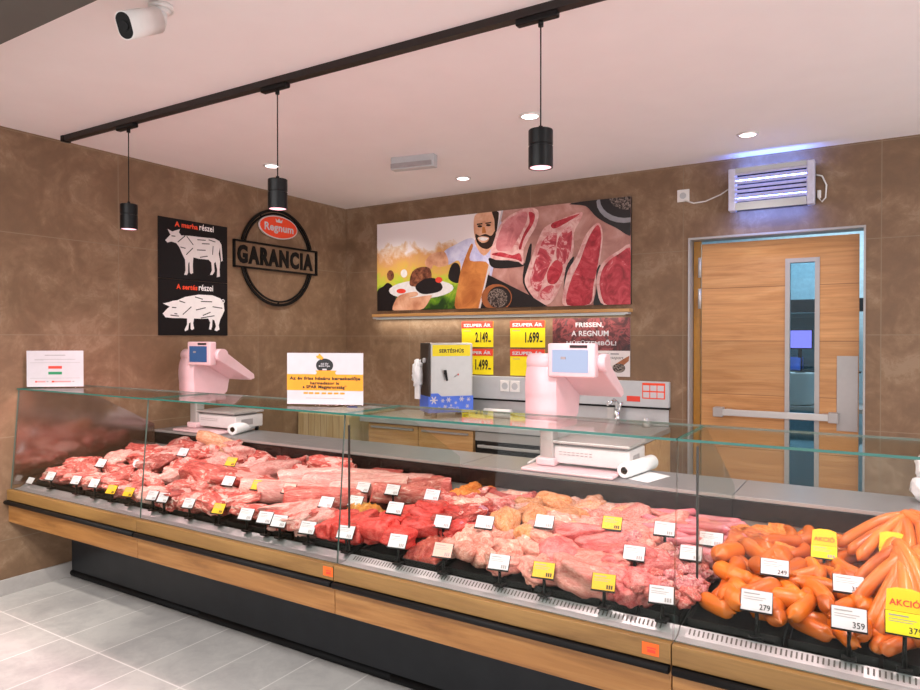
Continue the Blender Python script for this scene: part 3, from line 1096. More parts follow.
g.ball((0, 0, 0), (.04, .05, .10), 'plastic_bag', 3, lambda d: crumple(d, 3.2, .45))
g.box((-.02, -.02, -.19), (.03, .0, -.07), 'plastic_bag', .005)
g.ball((0, 0, .09), (.03, .03, .04), 'plastic_bag', 3, lambda d: crumple(d, 3.0, .4))
o = g.build('plastic_bag')
o.location = GO + Matrix.Rotation(R(52), 3, 'Z') @ Vector((-.24, -.02, .34))
tag(o, 'crumpled white plastic bag hanging at the side of the grinder', 'plastic bag')
# roll on the worktop
g = MB()
pa, pb_ = at(485, 407, 1, 4.80), at(511, 408.5, 1, 4.80)
pa.z = pb_.z = .897
g.cyl(pa, pb_, .036, 'white', n=24)
g.cyl(pb_, pb_ + X * .03, .012, 'black', n=14)
tag(g.build('film_roll'), 'white film roll lying on the back worktop beside the grinder', 'film roll')

# insect killer
t = thing('insect_killer', 'wall insect killer lamp with louvres glowing blue over the door', 'insect killer', (3.72, YB, 2.5))
zx0, zx1, zz0, zz1 = 3.47, 3.985, 2.352, 2.63
g = MB()
g.box((zx0, YB - .05, zz0 + .01), (zx1, YB - .002, zz1 - .01), 'blackmetal', .004)
g.build('back_plate', t)
g = MB()
yf = YB - .13
g.box((zx0, yf, zz0), (zx0 + .045, YB - .05, zz1), 'louv', .006)
g.box((zx1 - .045, yf, zz0), (zx1, YB - .05, zz1), 'louv', .006)
g.box((zx0 + .045, yf + .003, zz1 - .03), (zx1 - .045, yf + .03, zz1), 'pan')
g.box((zx0 + .045, yf + .003, zz0), (zx1 - .045, yf + .02, zz0 + .05), 'pan')
g.build('front_frame', t)
rt = Matrix.Rotation(R(-28), 3, 'X')
for k in range(7):
    z = zz0 + .066 + k * .029
    MB().box((zx0 + .045, yf + .004, z - .0105), (zx1 - .045, yf + .008, z + .0105), 'louv', 0, rt).build('louvre', t)
for k, z in enumerate((2.43, 2.55)):
    MB().cyl((zx0 + .05, YB - .075, z), (zx1 - .05, YB - .075, z), .012, 'uv', n=14).build('tube', t)
g = MB()
g.tube([(3.985, YB - .03, 2.55), (4.02, YB - .02, 2.54), (4.045, YB - .015, 2.48), (4.04, YB - .015, 2.40), (4.02, YB - .02, 2.375), (4.005, YB - .02, 2.395), (4.005, YB - .02, 2.44)], .005, 'white', 8)
g.box((3.993, YB - .03, 2.40), (4.015, YB - .008, 2.45), 'white', .003)
g.build('short_cable', t)
c = MB().tube([(3.47, YB - .02, 2.53), (3.40, YB - .012, 2.49), (3.30, YB - .012, 2.455), (3.22, YB - .012, 2.45), (3.16, YB - .015, 2.475)], .005, 'white', 8).build('cable', t)
s = thing('wall_socket', 'white wall socket beside the insect killer lamp', 'socket', (3.15, YB, 2.51))
g = MB()
g.box((3.105, YB - .012, 2.468), (3.19, YB - .0005, 2.555), 'white', .004)
g.build('plate', s)
MB().cyl((3.147, YB - .02, 2.51), (3.147, YB - .012, 2.51), .022, 'pan', n=20).build('plug', s)

# ------------------------------------------------------------------ left wall signs
def cp(x, y, off=.0):
    return lw(155 + x / 5.111, 205 + y / 5.111, off)


def board_poster(name, label, z0, z1, outline, extra, words_, y_tail):
    t = thing(name, label, 'poster', (0, 3.27, z0), 'black meat cut posters')
    MB().box((.0005, 2.97, z0), (.008, 3.567, z1), 'posterblk', .001).build('board', t)
    g = MB()
    m = 'cowgrey' if 'cow' in label else 'pigwhite'
    g.poly([cp(x, y, .0088) for x, y in outline][::-1], m)
    if y_tail:
        c = [cp(343 + 7 * math.cos(a), 492 + 8 * math.sin(a), .0088) for a in [k * .5 for k in range(13)]]
        g.tube(c, .004, m, 6)
    g.build('animal_drawing', t)
    g = MB()
    for x0, y0, x1, y1 in extra:
        a, b_ = cp(x0, y0, .0094), cp(x1, y1, .0094)
        dd = (b_ - a)
        nn = Vector((0, -dd.z, dd.y)).normalized() * .0035
        g.poly([a - nn, b_ - nn, b_ + nn, a + nn], 'ink')
    g.build('cut_lines', t)
    g = MB()
    (w1, x0, x1, w2, x2, x3, yb) = words_
    a, b_ = cp(x0, yb[0]), cp(x1, yb[0])
    zb = (cp(215, yb[1])).z
    text(g, w1, (.008, a.y, zb), Y, Z, b_.y - a.y, .038, 'redor', .0008, .03)
    g.build('lettering', t)
    g = MB()
    a, b_ = cp(x2, yb[0]), cp(x3, yb[0])
    text(g, w2, (.008, a.y, zb), Y, Z, b_.y - a.y, .045, 'pigwhite', .0008, .02)
    g.build('lettering', t)


cow = [(48, 180), (75, 152), (60, 122), (84, 136), (102, 130), (124, 124), (118, 140), (130, 156), (175, 158), (230, 165), (300, 172), (325, 185), (336, 205), (342, 285), (334, 290), (328, 216), (322, 250), (329, 290), (326, 330), (328, 366), (312, 370), (314, 330), (305, 290), (298, 300), (301, 340), (290, 358), (277, 357), (287, 335), (284, 295), (270, 280), (220, 275), (192, 268), (189, 310), (191, 348), (180, 353), (174, 345), (172, 290), (166, 300), (165, 345), (160, 358), (145, 357), (152, 335), (150, 280), (135, 250), (120, 215), (105, 195), (80, 187), (60, 192)]
cowl = [(112, 190, 150, 158), (158, 160, 192, 205), (125, 215, 152, 222), (155, 255, 190, 220), (212, 178, 255, 181), (270, 178, 305, 190), (235, 198, 275, 200), (210, 230, 255, 232), (225, 268, 265, 262), (293, 210, 290, 255), (80, 158, 100, 160)]
board_poster('cow_cuts_picture', 'black poster showing a pale cow divided into cuts', 1.927, 2.364, cow, cowl, ('A marha', 97, 215, 'részei', 223, 296, (118, 128)), False)
pig = [(35, 555), (60, 528), (72, 520), (36, 503), (70, 496), (86, 490), (110, 487), (150, 470), (220, 458), (290, 462), (330, 478), (347, 500), (351, 540), (340, 565), (330, 585), (322, 615), (326, 636), (312, 645), (300, 640), (308, 620), (300, 590), (290, 585), (288, 620), (283, 638), (272, 635), (278, 600), (268, 580), (230, 582), (196, 580), (191, 605), (196, 632), (185, 640), (178, 632), (178, 600), (170, 605), (166, 638), (150, 645), (147, 637), (160, 610), (160, 580), (130, 578), (90, 578), (50, 574)]
pigl = [(82, 523, 105, 525), (120, 490, 150, 500), (200, 470, 240, 482), (230, 493, 288, 495), (138, 560, 182, 520), (205, 537, 255, 525), (240, 565, 280, 548), (290, 520, 340, 528), (95, 555, 110, 557), (75, 563, 118, 568), (230, 578, 300, 566)]
board_poster('pig_cuts_picture', 'black poster showing a white pig divided into cuts', 1.52, 1.925, pig, pigl, ('A sertés', 105, 213, 'részei', 220, 293, (425, 437)), True)

t = thing('guarantee_sign', 'round black metal wall sign with red oval badge and boxed word', 'wall sign', (0, 4.087, 2.175))
g = MB()
cy, cz = 4.087, 2.175


def annulus(mb, ro, ri, a0, a1, x0, x1, m, n=40):
    for k in range(n):
        t0, t1 = R(a0 + (a1 - a0) * k / n), R(a0 + (a1 - a0) * (k + 1) / n)
        q = [Vector((x0, cy + r * math.cos(a), cz + r * math.sin(a))) for r, a in ((ri, t0), (ro, t0), (ro, t1), (ri, t1))]
        mb.prism(q, (x1 - x0, 0, 0), m)


glow_ = MB()
for ro, ri in ((.408, .386), (.376, .362)):
    annulus(g, ro, ri, 16, 164, .012, .022, 'signblk')
    annulus(glow_, ro, ri, 196, 344, .012, .022, 'signblk')
for a in (60, 120, 220, 270, 320):
    gg = g if a < 180 else glow_
    q = Vector((0, cy + .386 * math.cos(R(a)), cz + .386 * math.sin(R(a))))
    gg.cyl(q + Vector((.0005, 0, 0)), q + Vector((.014, 0, 0)), .006, 'signblk', n=10)
    q2 = Vector((0, cy, cz))
    u_ = (q - q2).normalized()
    gg.prism([q - u_ * .024 + Vector((.012, 0, 0)) + Vector((0, -u_.z, u_.y)) * .006, q + u_ * .005 + Vector((.012, 0, 0)) + Vector((0, -u_.z, u_.y)) * .006, q + u_ * .005 + Vector((.012, 0, 0)) - Vector((0, -u_.z, u_.y)) * .006, q - u_ * .024 + Vector((.012, 0, 0)) - Vector((0, -u_.z, u_.y)) * .006], (.006, 0, 0), 'signblk')
g.build('ring_arc', t)
glow_.build('ring_arc', t)
g = MB()
by0, by1, bz0, bz1 = 3.622, 4.552, 2.062, 2.282
for a, c in (((by0, bz0), (by1, bz0 + .014)), ((by0, bz1 - .014), (by1, bz1)), ((by0, bz0), (by0 + .014, bz1)), ((by1 - .014, bz0), (by1, bz1))):
    g.box((.0005, a[0], a[1]), (.022, c[0], c[1]), 'signblk')
g.build('box_frame', t)
g = MB()
text(g, 'GARANCIA', (.0005, 3.665, 2.098), Y, Z, .84, .15, 'signblk', .004, .05, .006, 0, 1.22)
g.build('lettering', t)
g = MB()
ov = [(cy + .0 + .205 * math.cos(a), 2.432 + .088 * math.sin(a)) for a in [k * math.pi / 20 for k in range(40)]]
ov2 = [(cy + .0 + .215 * math.cos(a), 2.432 + .097 * math.sin(a)) for a in [k * math.pi / 20 for k in range(40)]]
g.prism([(.012, y, z) for y, z in ov2], (.012, 0, 0), 'cowgrey')
g.prism([(.024, y, z) for y, z in ov], (.002, 0, 0), 'redor')
bo = g.build('oval_badge', t)
g = MB()
text(g, 'Regnum', (.026, cy - .16, 2.377), Y, Z, .325, .085, 'whitep', .001, .03)
c0 = Vector((.027, cy, 2.473))
g.poly([c0 + Vector((0, dy, dz)) for dy, dz in ((-.032, 0), (.032, 0), (.04, .03), (.018, .014), (0, .036), (-.018, .014), (-.04, .03))], 'whitep')
g.build('lettering', bo)

# ------------------------------------------------------------------ the serve-over counter
def zdeck(y):
    return .628 + (y - 2.05) * .085


GY0, GY1, GZ0, GZ1 = 2.004, 2.05, .618, 1.196


def pane(mb, lo, hi, thin, m='glass', e='glassedge'):
    """flat glass slab, green on its cut edges; thin = axis of its thickness"""
    before = set(mb.bm.faces)
    mb.box(lo, hi, m)
    ei = mb.mi(e)
    el = mb.mi('glassline')
    for f in mb.bm.faces:
        if f not in before and max(range(3), key=lambda i: abs(f.normal[i])) != thin:
            f.material_index = ei if f.normal.y < .5 else el
    return mb


XJ = [.004, 1.262, 2.54, 3.835, 5.12]
mod_lab = ['display counter section at the poster wall holding pork cuts',
           'display counter section under the award sign with pork loins',
           'display counter section with beef and poultry under the large lit scale',
           'display counter section of orange sausages in front of the door']
for i in range(4):
    x0, x1 = XJ[i] + .0015, XJ[i + 1] - .0015
    t = thing('display_counter', mod_lab[i], 'meat counter', ((x0 + x1) / 2, 2.6, 0), 'serve-over meat counter sections')
    MB().box((x0, 1.984, .556), (x1, 2.02, .615), 'oakx', .002).build('upper_front_panel', t)
    o = MB().box((x0, 1.992, .424), (x1, 2.02, .553), 'oaklow', .002).build('lower_front_panel', t)
    g = MB()
    g.cyl((x0 + .004, 1.974, .543), (x1 - .004, 1.976, .543), .0115, 'rubber', n=16)
    g.box((x0 + .002, 1.976, .534), (x1 - .002, 1.99, .553), 'rubber')
    g.build('bumper_rail', t)
    g = MB()
    g.prism([(x0, 2.02, .424), (x0, 2.02, .56), (x0, 3.27, .60), (x0, 3.27, .38), (x0, 2.35, .38)], (x1 - x0, 0, 0), 'blackmetal')
    g.build('carcass', t)
    g = MB()
    xs = x0 + .01 if i == 0 else XJ[i]
    g.box((xs, 2.352, .02), (XJ[i + 1], 3.2, .39), 'slate')
    g.build('toe_kick', t)
    g = MB()
    g.tube([(xs, 2.358, .022), (XJ[i + 1], 2.358, .022)], .02, 'rubber', 14)
    g.build('kick_bumper', t)
    # well: sloping deck, front grille, rear lining
    g = MB()
    g.prism([(x0, 2.09, .60), (x0, 2.09, zdeck(2.09) - .004), (x0, 2.945, zdeck(2.945) - .004), (x0, 2.945, .60)], (x1 - x0, 0, 0), 'blackmetal')
    g.build('deck', t)
    g = MB()
    g.prism([(x0, 1.998, .612), (x0, 2.055, .616), (x0, 2.088, .634), (x0, 2.088, .60), (x0, 1.998, .60)], (x1 - x0, 0, 0), 'grille' if i > 1 else 'steeld')
    gr = g.build('front_ledge', t)
    if i >= 2:
        g = MB()
        n = int((x1 - x0 - .06) / .013)
        nv = Vector((0, -.018, .033)).normalized()
        tv = Vector((0, .033, .018)).normalized()
        for k in range(n):
            c = Vector((x0 + .03 + k * .013, 2.0735, .6266)) + nv * .0004
            q = [c + Vector((sx * .0024, 0, 0)) + tv * sy * .011 for sx, sy in ((-1, -1), (1, -1), (1, 1), (-1, 1))]
            g.poly(q, 'slot')
        g.build('air_slots', gr)
    MB().box((x0, 2.945, .60), (x1, 2.96, .765), 'steell').build('rear_lining', t)
    MB().box((x0, 2.935, .765), (x1, 2.965, .842), 'fascia', .002).build('rear_fascia', t)
    g = MB()
    g.box((x0, 2.94, .842), (x1, 3.29, .86), 'steeld', .003)
    lo_ = g.build('service_ledge', t)
    MB().box((x0, 2.936, .846), (x1, 2.94, .859), 'alu').build('edge_strip', lo_)
    MB().box((x0, 3.25, .38), (x1, 3.275, .842), 'steell').build('rear_panel', t)
    # glass
    g = MB()
    ti = .006
    before = set()
    vs = [(x0, GY0, GZ0), (x1, GY0, GZ0), (x1, GY1, GZ1), (x0, GY1, GZ1)]
    g.prism(vs, (0, ti, 0), 'glass')
    ei = g.mi('glassline')
    for f in g.bm.faces:
        f.normal_update()
        if abs(f.normal.y) < .7:
            f.material_index = ei
    g.build('front_glass', t)
    g = MB()
    pane(g, (x0, GY1 - .008, GZ1), (x1, 2.415, GZ1 + .008), 2)
    g.build('glass_shelf', t)
    if i in (1, 2):
        xe = x1 - .012 if i == 1 else x1 + .006
        yfr = 2.092 if i == 1 else 2.278
        g = MB()
        zb_ = zdeck(yfr) + .005
        g.prism([(xe, yfr, zb_), (xe, yfr, 1.155 if i == 2 else 1.175), (xe, yfr + .03, GZ1 - .002), (xe, 2.405, GZ1 - .002), (xe, 2.93, .90), (xe, 2.93, zdeck(2.93) + .01)], (.006, 0, 0), 'glass')
        go = g.build('end_glass', t)
        MB().box((xe - .0005, yfr - .006, zb_), (xe + .0065, yfr, 1.15), 'darkedge').build('edge_seal', go)
    if i == 0:
        g = MB()
        xe = x0 + .004
        g.prism([(xe, GY0 + .01, .64), (xe, GY1 + .004, GZ1 - .002), (xe, 2.405, GZ1 - .002), (xe, 2.93, .90), (xe, 2.93, zdeck(2.93) + .01), (xe, 2.09, zdeck(2.09) + .004)], (.006, 0, 0), 'coated')
        g.build('end_glass', t)
for x0_, lab in ((2.487, 'small orange sticker on the wooden counter front below the award sign'), (3.75, 'small orange sticker on the wooden counter front below the giblets')):
    g = MB()
    g.box((x0_, 1.9825, .570), (x0_ + .05, 1.9838, .606), 'orangest')
    g.box((x0_ + .016, 1.982, .578), (x0_ + .04, 1.9825, .587), 'red')
    g.box((x0_ + .014, 1.982, .590), (x0_ + .042, 1.9825, .594), 'red')
    tag(g.build('sticker'), lab, 'sticker')
g = MB()
p = at(21, 484, 2, .64)
g.prism([(.05, 2.065, .646), (.115, 2.065, .646), (.115, 2.085, .675), (.05, 2.085, .675)], (0, .002, 0), 'whitep')
tag(g.build('label_strip'), 'tiny white label lying at the wall end of the counter rim', 'label')


# ------------------------------------------------------------------ signs on the glass shelf
def sign_holder(name, label, p0, p1, h, kind):
    p0, p1 = Vector(p0), Vector(p1)
    u = (p1 - p0).normalized()
    nn = u.cross(Z)
    w = (p1 - p0).length
    t = thing(name, label, 'sign', (p0 + p1) / 2, 'sign holders on the glass shelf')
    z0 = Vector((0, 0, .004))
    g = MB()
    g.prism([p0 + z0 * .1, p1 + z0 * .1, p1 + z0 * .1 - nn * .07, p0 + z0 * .1 - nn * .07], (0, 0, .003), 'acryl')
    g.prism([p0 + z0, p1 + z0, p1 + z0 + Z * (h + .006), p0 + z0 + Z * (h + .006)], -nn * .002, 'acryl')
    g.build('acrylic_holder', t)
    a = p0 + z0 * 1.3 + nn * .0008
    b = p1 + z0 * 1.3 + nn * .0008
    MB().prism([a, b, b + Z * h, a + Z * h], -nn * .0006, 'whitep').build('paper', t)
    g = MB()
    f = a + nn * .0006

    def rect(x0, x1, y0, y1, m, k=1):
        q = f + nn * .0005 * k
        g.poly([q + u * (w * x0) + Z * (h * y0), q + u * (w * x1) + Z * (h * y0), q + u * (w * x1) + Z * (h * y1), q + u * (w * x0) + Z * (h * y1)], m)
    if kind == 'flag':
        rect(.38, .62, .50, .575, 'red')
        rect(.38, .62, .34, .415, 'green')
        rect(.06, .94, .665, .672, 'grey')
        rect(.06, .94, .235, .242, 'grey')
        rect(.32, .68, .865, .885, 'grey')
        rect(.14, .86, .755, .765, 'grey')
        rect(.14, .30, .735, .741, 'grey')
        rect(.15, .33, .125, .16, 'lpink')
        rect(.15, .18, .12, .165, 'red', 2)
        rect(.44, .78, .125, .16, 'lpink')
        rect(.44, .48, .12, .165, 'red', 2)
        rect(.35, .38, .13, .155, 'grey')
        rect(.80, .84, .13, .155, 'grey')
    else:
        rect(0, 1, .27, .585, 'orange')
        c = f + nn * .0008 + u * (w * .50) + Z * (h * .76)
        g.poly([c + u * (.040 * math.cos(k * .2618)) + Z * (.030 * math.sin(k * .2618)) for k in range(24)], 'ink')
        q = f + nn * .0011
        g.poly([q + u * (w * x) + Z * (h * y) for x, y in ((.40, .90), (.385, .94), (.42, .955), (.43, 1.0 - .005), (.49, .90), (.46, .87))], 'orange')
        g.poly([q + u * (w * x) + Z * (h * y) for x, y in ((.37, .56), (.40, .62), (.38, .66), (.66, .66), (.635, .62), (.66, .57))], 'orange')
        text(g, 'AZ ÉV', c - u * .018 + Z * .003, u, Z, .036, .009, 'whitep', .0006, .02)
        text(g, 'BOLTJA', c - u * .026 - Z * .008, u, Z, .052, .008, 'whitep', .0006, .02)
        q = c - u * .01 - Z * .021 + nn * .0005
        g.poly([q, q + u * .02, q + u * .02 + Z * .006, q + Z * .006], 'whitep')
        for s, x0, x1, y0, y1 in (('Az év friss húsáru kereskedője', .035, .965, .455, .545), ('harmadszor is', .31, .69, .385, .445), ('a SPAR Magyarország*', .21, .79, .29, .375)):
            text(g, s, f + nn * .001 + u * (w * x0) + Z * (h * y0), u, Z, w * (x1 - x0), h * (y1 - y0), 'ink', .0006, .04)
        for x0 in (.22, .29, .37, .46, .54, .62, .70):
            rect(x0, x0 + .06, .20, .235, 'orange')
        rect(.25, .75, .115, .122, 'grey')
    g.build('print', t)


sign_holder('flag_sign', 'white paper sign with a red and green striped flag on the glass shelf', (.03, 2.085, 1.2045), (.268, 2.29, 1.2045), .215, 'flag')
sign_holder('award_sign', 'white and orange award sign with a dark round badge on the glass shelf', (2.11, 2.16, 1.2045), (2.44, 2.285, 1.2045), .225, 'award')


# ------------------------------------------------------------------ scales
def make_scale():
    t = thing('label_scale', '', 'scale', (0, 0, 0))
    B = lambda: MB()
    B().box((0, -.02, 0), (.46, .14, .016), 'scale', .007, seg=3).build('front_tray', t)
    for x, y in ((.07, .16), (.46, .16), (.07, .32), (.46, .32)):
        B().cyl((x, y, 0), (x, y, .03), .014, 'black', n=12).build('foot', t)
    g = B()
    g.box((.12, .10, .03), (.50, .34, .115), 'scalew', .008, seg=3)
    bd = g.build('base_housing', t)
    g = B()
    for k in range(8):
        g.box((.15 + k * .022, .0985, .085), (.165 + k * .022, .1005, .089), 'grey')
        g.box((.15 + k * .022, .0985, .073), (.165 + k * .022, .1005, .077), 'grey')
    g.build('vent_slots', bd)
    MB().box((.4985, .15, .05), (.501, .25, .09), 'grey', .001).build('type_plate', bd)
    g = B()
    g.box((.115, .085, .128), (.505, .345, .142), 'steel', .004)
    g.box((.15, .12, .115), (.47, .31, .129), 'steeld')
    g.build('weighing_plate', t)
    g = B()
    g.box((.055, .08, .05), (.125, .15, .30), 'steel', .008, seg=3)
    g.box((.04, .065, .018), (.14, .165, .055), 'scale', .008, seg=3)
    g.build('pillar', t)
    # printer drum: D-shaped side, pushed along x
    pr = [(.06, .24), (.035, .33), (.03, .42), (.05, .50), (.09, .545), (.20, .545), (.30, .50), (.335, .42), (.32, .31), (.28, .24)]
    sm = []
    n = len(pr)
    for i in range(n):
        p0, p1, p2, p3 = (Vector(pr[(i + j - 1) % n]) for j in range(4))
        for s in (0, .33, .66):
            sm.append(.5 * ((2 * p1) + (p2 - p0) * s + (2 * p0 - 5 * p1 + 4 * p2 - p3) * s * s + (3 * p1 - p0 - 3 * p2 + p3) * s ** 3))
    g = B()
    g.prism([(0, y, z) for y, z in sm], (.165, 0, 0), 'scale', 0, True)
    g.box((.0, .03, .20), (.165, .30, .242), 'scale', .005)
    g.build('printer_drum', t)
    g = B()
    g.tube([(0, .09, .52), (.15, .09, .52)], .045, 'scale', 24)
    g.build('roll_housing', t)
    # operator display: slab sloping down towards the server
    g = B()
    g.prism([(.10, .10, .56), (.10, .062, .53), (.10, .08, .48), (.10, .335, .345), (.10, .37, .355), (.10, .365, .385)], (.285, 0, 0), 'scale', .006)
    g.tube([(.34, .085, .525), (.40, .085, .525)], .042, 'scale', 24)
    g.build('operator_display', t)
    g = B()
    rx = None
    g.box((.13, .005, .455), (.365, .06, .615), 'scale', .01, rx, 3)
    dp = g.build('customer_display', t)
    g = B()
    g.box((.155, .003, .478), (.335, .006, .585), 'screen', 0, rx)
    g.build('screen', dp)
    g = B()
    g.box((.245, .0015, .594), (.33, .0055, .607), 'ink', 0, rx)
    g.build('brand_plate', dp)
    g = B()
    g.box((.20, -.0006, .54), (.225, .0042, .552), 'grey', 0, rx)
    g.build('display_print', dp)
    return t


sc_ = make_scale()
sc_.location = (2.865, 2.97, .8605)
tag(sc_, 'pink shop scale with a bright white customer screen, the larger one nearer the door', 'scale', 'label scales on the service ledge')
s2 = copy_tree(sc_)
s2.location = (.185, 2.97, .8605)
tag(s2, 'pink shop scale with a dark blue customer screen near the poster wall', 'scale', 'label scales on the service ledge')


def swap(o, a, b):
    if o.type == 'MESH' and any(m == M[a] for m in o.data.materials):
        o.data = o.data.copy()
        for i, m in enumerate(o.data.materials):
            if m == M[a]:
                o.data.materials[i] = M[b]
    for c in o.children:
        swap(c, a, b)


swap(s2, 'screen', 'screenb')


def paper_roll(label, p0, p1, r, flap=True):
    p0, p1 = Vector(p0), Vector(p1)
    t = thing('film_roll', label, 'film roll', (p0 + p1) / 2, 'white film rolls by the scales')
    ax = (p1 - p0).normalized()
    g = MB()
    n = 28
    g.tube([p0, p0 + ax * .002, p1 - ax * .012, p1], [r - .004, r, r, r - .01], 'plastic_bag', n, False)
    sd = ax.cross(Z).normalized()
    upz = sd.cross(ax)
    for p, rr in ((p0, r - .004), (p1, r - .01)):
        ro = [p + (sd * math.cos(a) + upz * math.sin(a)) * rr for a in [2 * math.pi * k / n for k in range(n)]]
        ri = [p + (sd * math.cos(a) + upz * math.sin(a)) * .017 for a in [2 * math.pi * k / n for k in range(n)]]
        for k in range(n):
            g.poly([ro[k], ro[(k + 1) % n], ri[(k + 1) % n], ri[k]], 'plastic_bag')
    g.build('roll', t)
    MB().tube([p0 + ax * .004, p1 - ax * .004], .0172, 'cardbrown', 20, False).build('core', t)
    if flap:
        g = MB()
        q = p0 + sd * (r * .6)
        zz = .8615 - q.z
        pts = [q + Vector((0, 0, zz)), q + sd * .10 + Vector((.0, -.02, zz)), q + sd * .12 + ax * .18 + Vector((0, 0, zz)), q + ax * .22 + Vector((0, 0, zz))]
        g.prism(pts, (0, 0, .0015), 'plastic_bag')
        g.build('loose_sheet', t)
    return t


paper_roll('white film roll with a brown core lying beside the scale with the white screen', (3.355, 3.02, .897), (3.40, 3.32, .897), .035)
paper_roll('white film roll beside the scale with the blue screen', (.715, 3.02, .897), (.585, 3.34, .897), .036, False)
g = MB()
g.ball((4.50, 3.20, .915), (.05, .06, .055), 'plastic_bag', 3, lambda d: crumple(d, 2.2, .3))
g.ball((4.50, 3.21, 1.0), (.04, .05, .05), 'plastic_bag', 3, lambda d: crumple(d, 2.4, .3, 4))
tag(g.build('plastic_bag'), 'crumpled white plastic bag on the service ledge in front of the door side wall', 'plastic bag')
g = MB()
g.tube([at(528, 463, 2, .872), at(540, 458, 2, .878), at(552, 452, 2, .878)], [.004, .014, .012], 'white', 14)
tag(g.build('scoop_handle'), 'white handled tool lying on the ledge beside the large scale', 'tool')
# ------------------------------------------------------------------ trays and food
ACT = math.atan(.085)


def tray(x0, x1, y0, y1, label, h=.024):
    z = lambda y: zdeck(y)
    g = MB()
    g.prism([(x0, y0, z(y0)), (x0, y1, z(y1)), (x0, y1, z(y1) + .006), (x0, y0, z(y0) + .006)], (x1 - x0, 0, 0), 'black')
    for a, b in ((y0, y0 + .006), (y1 - .006, y1)):
        g.prism([(x0, a, z(a)), (x0, b, z(b)), (x0, b, z(b) + h), (x0, a, z(a) + h)], (x1 - x0, 0, 0), 'black')
    for a in (x0, x1 - .006):
        g.prism([(a, y0, z(y0)), (a, y1, z(y1)), (a, y1, z(y1) + h), (a, y0, z(y0) + h)], (.006, 0, 0), 'black')
    o = g.build('food_tray')
    tag(o, label, 'tray', 'black food trays in the counter')
    return o


TR = [(.10, .60, 2.10, 2.36, 'black tray of trimmed pork at the wall end of the front row'),
      (.61, 1.20, 2.10, 2.36, 'black tray of bony pork, second in the front row from the poster wall'),
      (1.21, 1.70, 2.10, 2.30, 'black tray of ragged red pork in the front row'),
      (1.71, 2.20, 2.10, 2.30, 'black tray of flat pork slabs in the front row'),
      (2.21, 2.53, 2.10, 2.30, 'black tray ending at the glass joint under the award sign'),
      (2.575, 2.77, 2.10, 2.42, 'black tray under the bright red beef chunks'),
      (2.78, 2.945, 2.095, 2.30, 'black tray filled with minced meat'),
      (2.955, 3.20, 2.10, 2.36, 'black tray under the pale chicken pieces in front'),
      (3.21, 3.335, 2.10, 2.36, 'narrow black tray under chicken thighs'),
      (3.345, 3.575, 2.10, 2.48, 'black tray under the broad pink poultry fillets'),
      (3.585, 3.70, 2.10, 2.34, 'black tray under the rose turkey pieces'),
      (3.705, 3.83, 2.10, 2.50, 'black tray under the small giblets in front'),
      (3.85, 4.115, 2.10, 2.50, 'black tray under the thick smoked sausages'),
      (4.125, 4.345, 2.10, 2.50, 'black tray under the short orange sausages'),
      (4.355, 4.80, 2.10, 2.50, 'black tray under the long frankfurters'),
      (.25, 1.00, 2.38, 2.92, 'black rear tray of big pork joints near the poster wall'),
      (1.01, 1.64, 2.38, 2.92, 'black rear tray with dark red pork pieces'),
      (1.65, 2.53, 2.33, 2.92, 'black rear tray of long pale pork loins'),
      (2.575, 2.98, 2.44, 2.92, 'black rear tray of bones behind the beef'),
      (2.99, 3.32, 2.38, 2.92, 'black rear tray of yellow skinned chicken'),
      (3.33, 3.60, 2.50, 2.92, 'black rear tray of skinless poultry'),
      (3.61, 3.83, 2.52, 2.92, 'black rear tray of raw pink sausages'),
      (3.87, 4.30, 2.52, 2.92, 'black rear tray of smoked meat'),
      (4.31, 4.80, 2.52, 2.92, 'black rear tray behind the frankfurters')]
for a in TR:
    tray(*a)

CELL = .01
HX, HY = 520, 100
H = {}
for i in range(HX):
    for j in range(HY):
        y = 2.0 + j * CELL
        H[i, j] = zdeck(y) + .008


def lift(x0, x1, y0, y1, dz):
    """tray contents start a little above the deck"""
    for i in range(int(x0 / CELL), int(x1 / CELL)):
        for j in range(int((y0 - 2) / CELL), int((y1 - 2) / CELL)):
            H[i, j] = zdeck(2.0 + j * CELL) + dz


def rest(x, y, a, b, c, rz, sink, q=.75, cap=.10):
    """height at which an ellipsoid-like piece comes to rest; updates the heap"""
    ca, sa = math.cos(rz), math.sin(rz)
    R_ = max(a, b)
    cells = []
    for i in range(int((x - R_) / CELL), int((x + R_) / CELL) + 1):
        for j in range(int((y - R_ - 2) / CELL), int((y + R_ - 2) / CELL) + 1):
            if (i, j) not in H:
                continue
            dx, dy = i * CELL - x, 2 + j * CELL - y
            u, v = (dx * ca + dy * sa) / a, (-dx * sa + dy * ca) / b
            rr = u * u + v * v
            if rr < 1:
                cells.append(((i, j), rr))
    if not cells:
        return zdeck(y) + c
    hs = sorted(H[k] + c * (1 - math.sqrt(1 - rr)) * .6 for k, rr in cells)
    z = hs[int(q * (len(hs) - 1))] + c * (1 - sink)
    z = min(z, zdeck(y) + cap - c * .6)
    z = max(z, zdeck(y) + .012 + c * .7)
    for k, rr in cells:
        H[k] = max(H[k], z + c * math.sqrt(1 - rr) * .92)
    return z


def hmap(x, y):
    return H.get((int(x / CELL), int((y - 2) / CELL)), zdeck(y))


def capf(y):
    """how high the display is filled: a low front, a crest, lower again at the rear lining"""
    if y < 2.45:
        return .072 + .05 * max(0, (y - 2.1) / .35)
    return .122 - .055 * min(1, (y - 2.45) / .40)


PROTO = {}


def sgn(v, p):
    return math.copysign(abs(v) ** p, v)


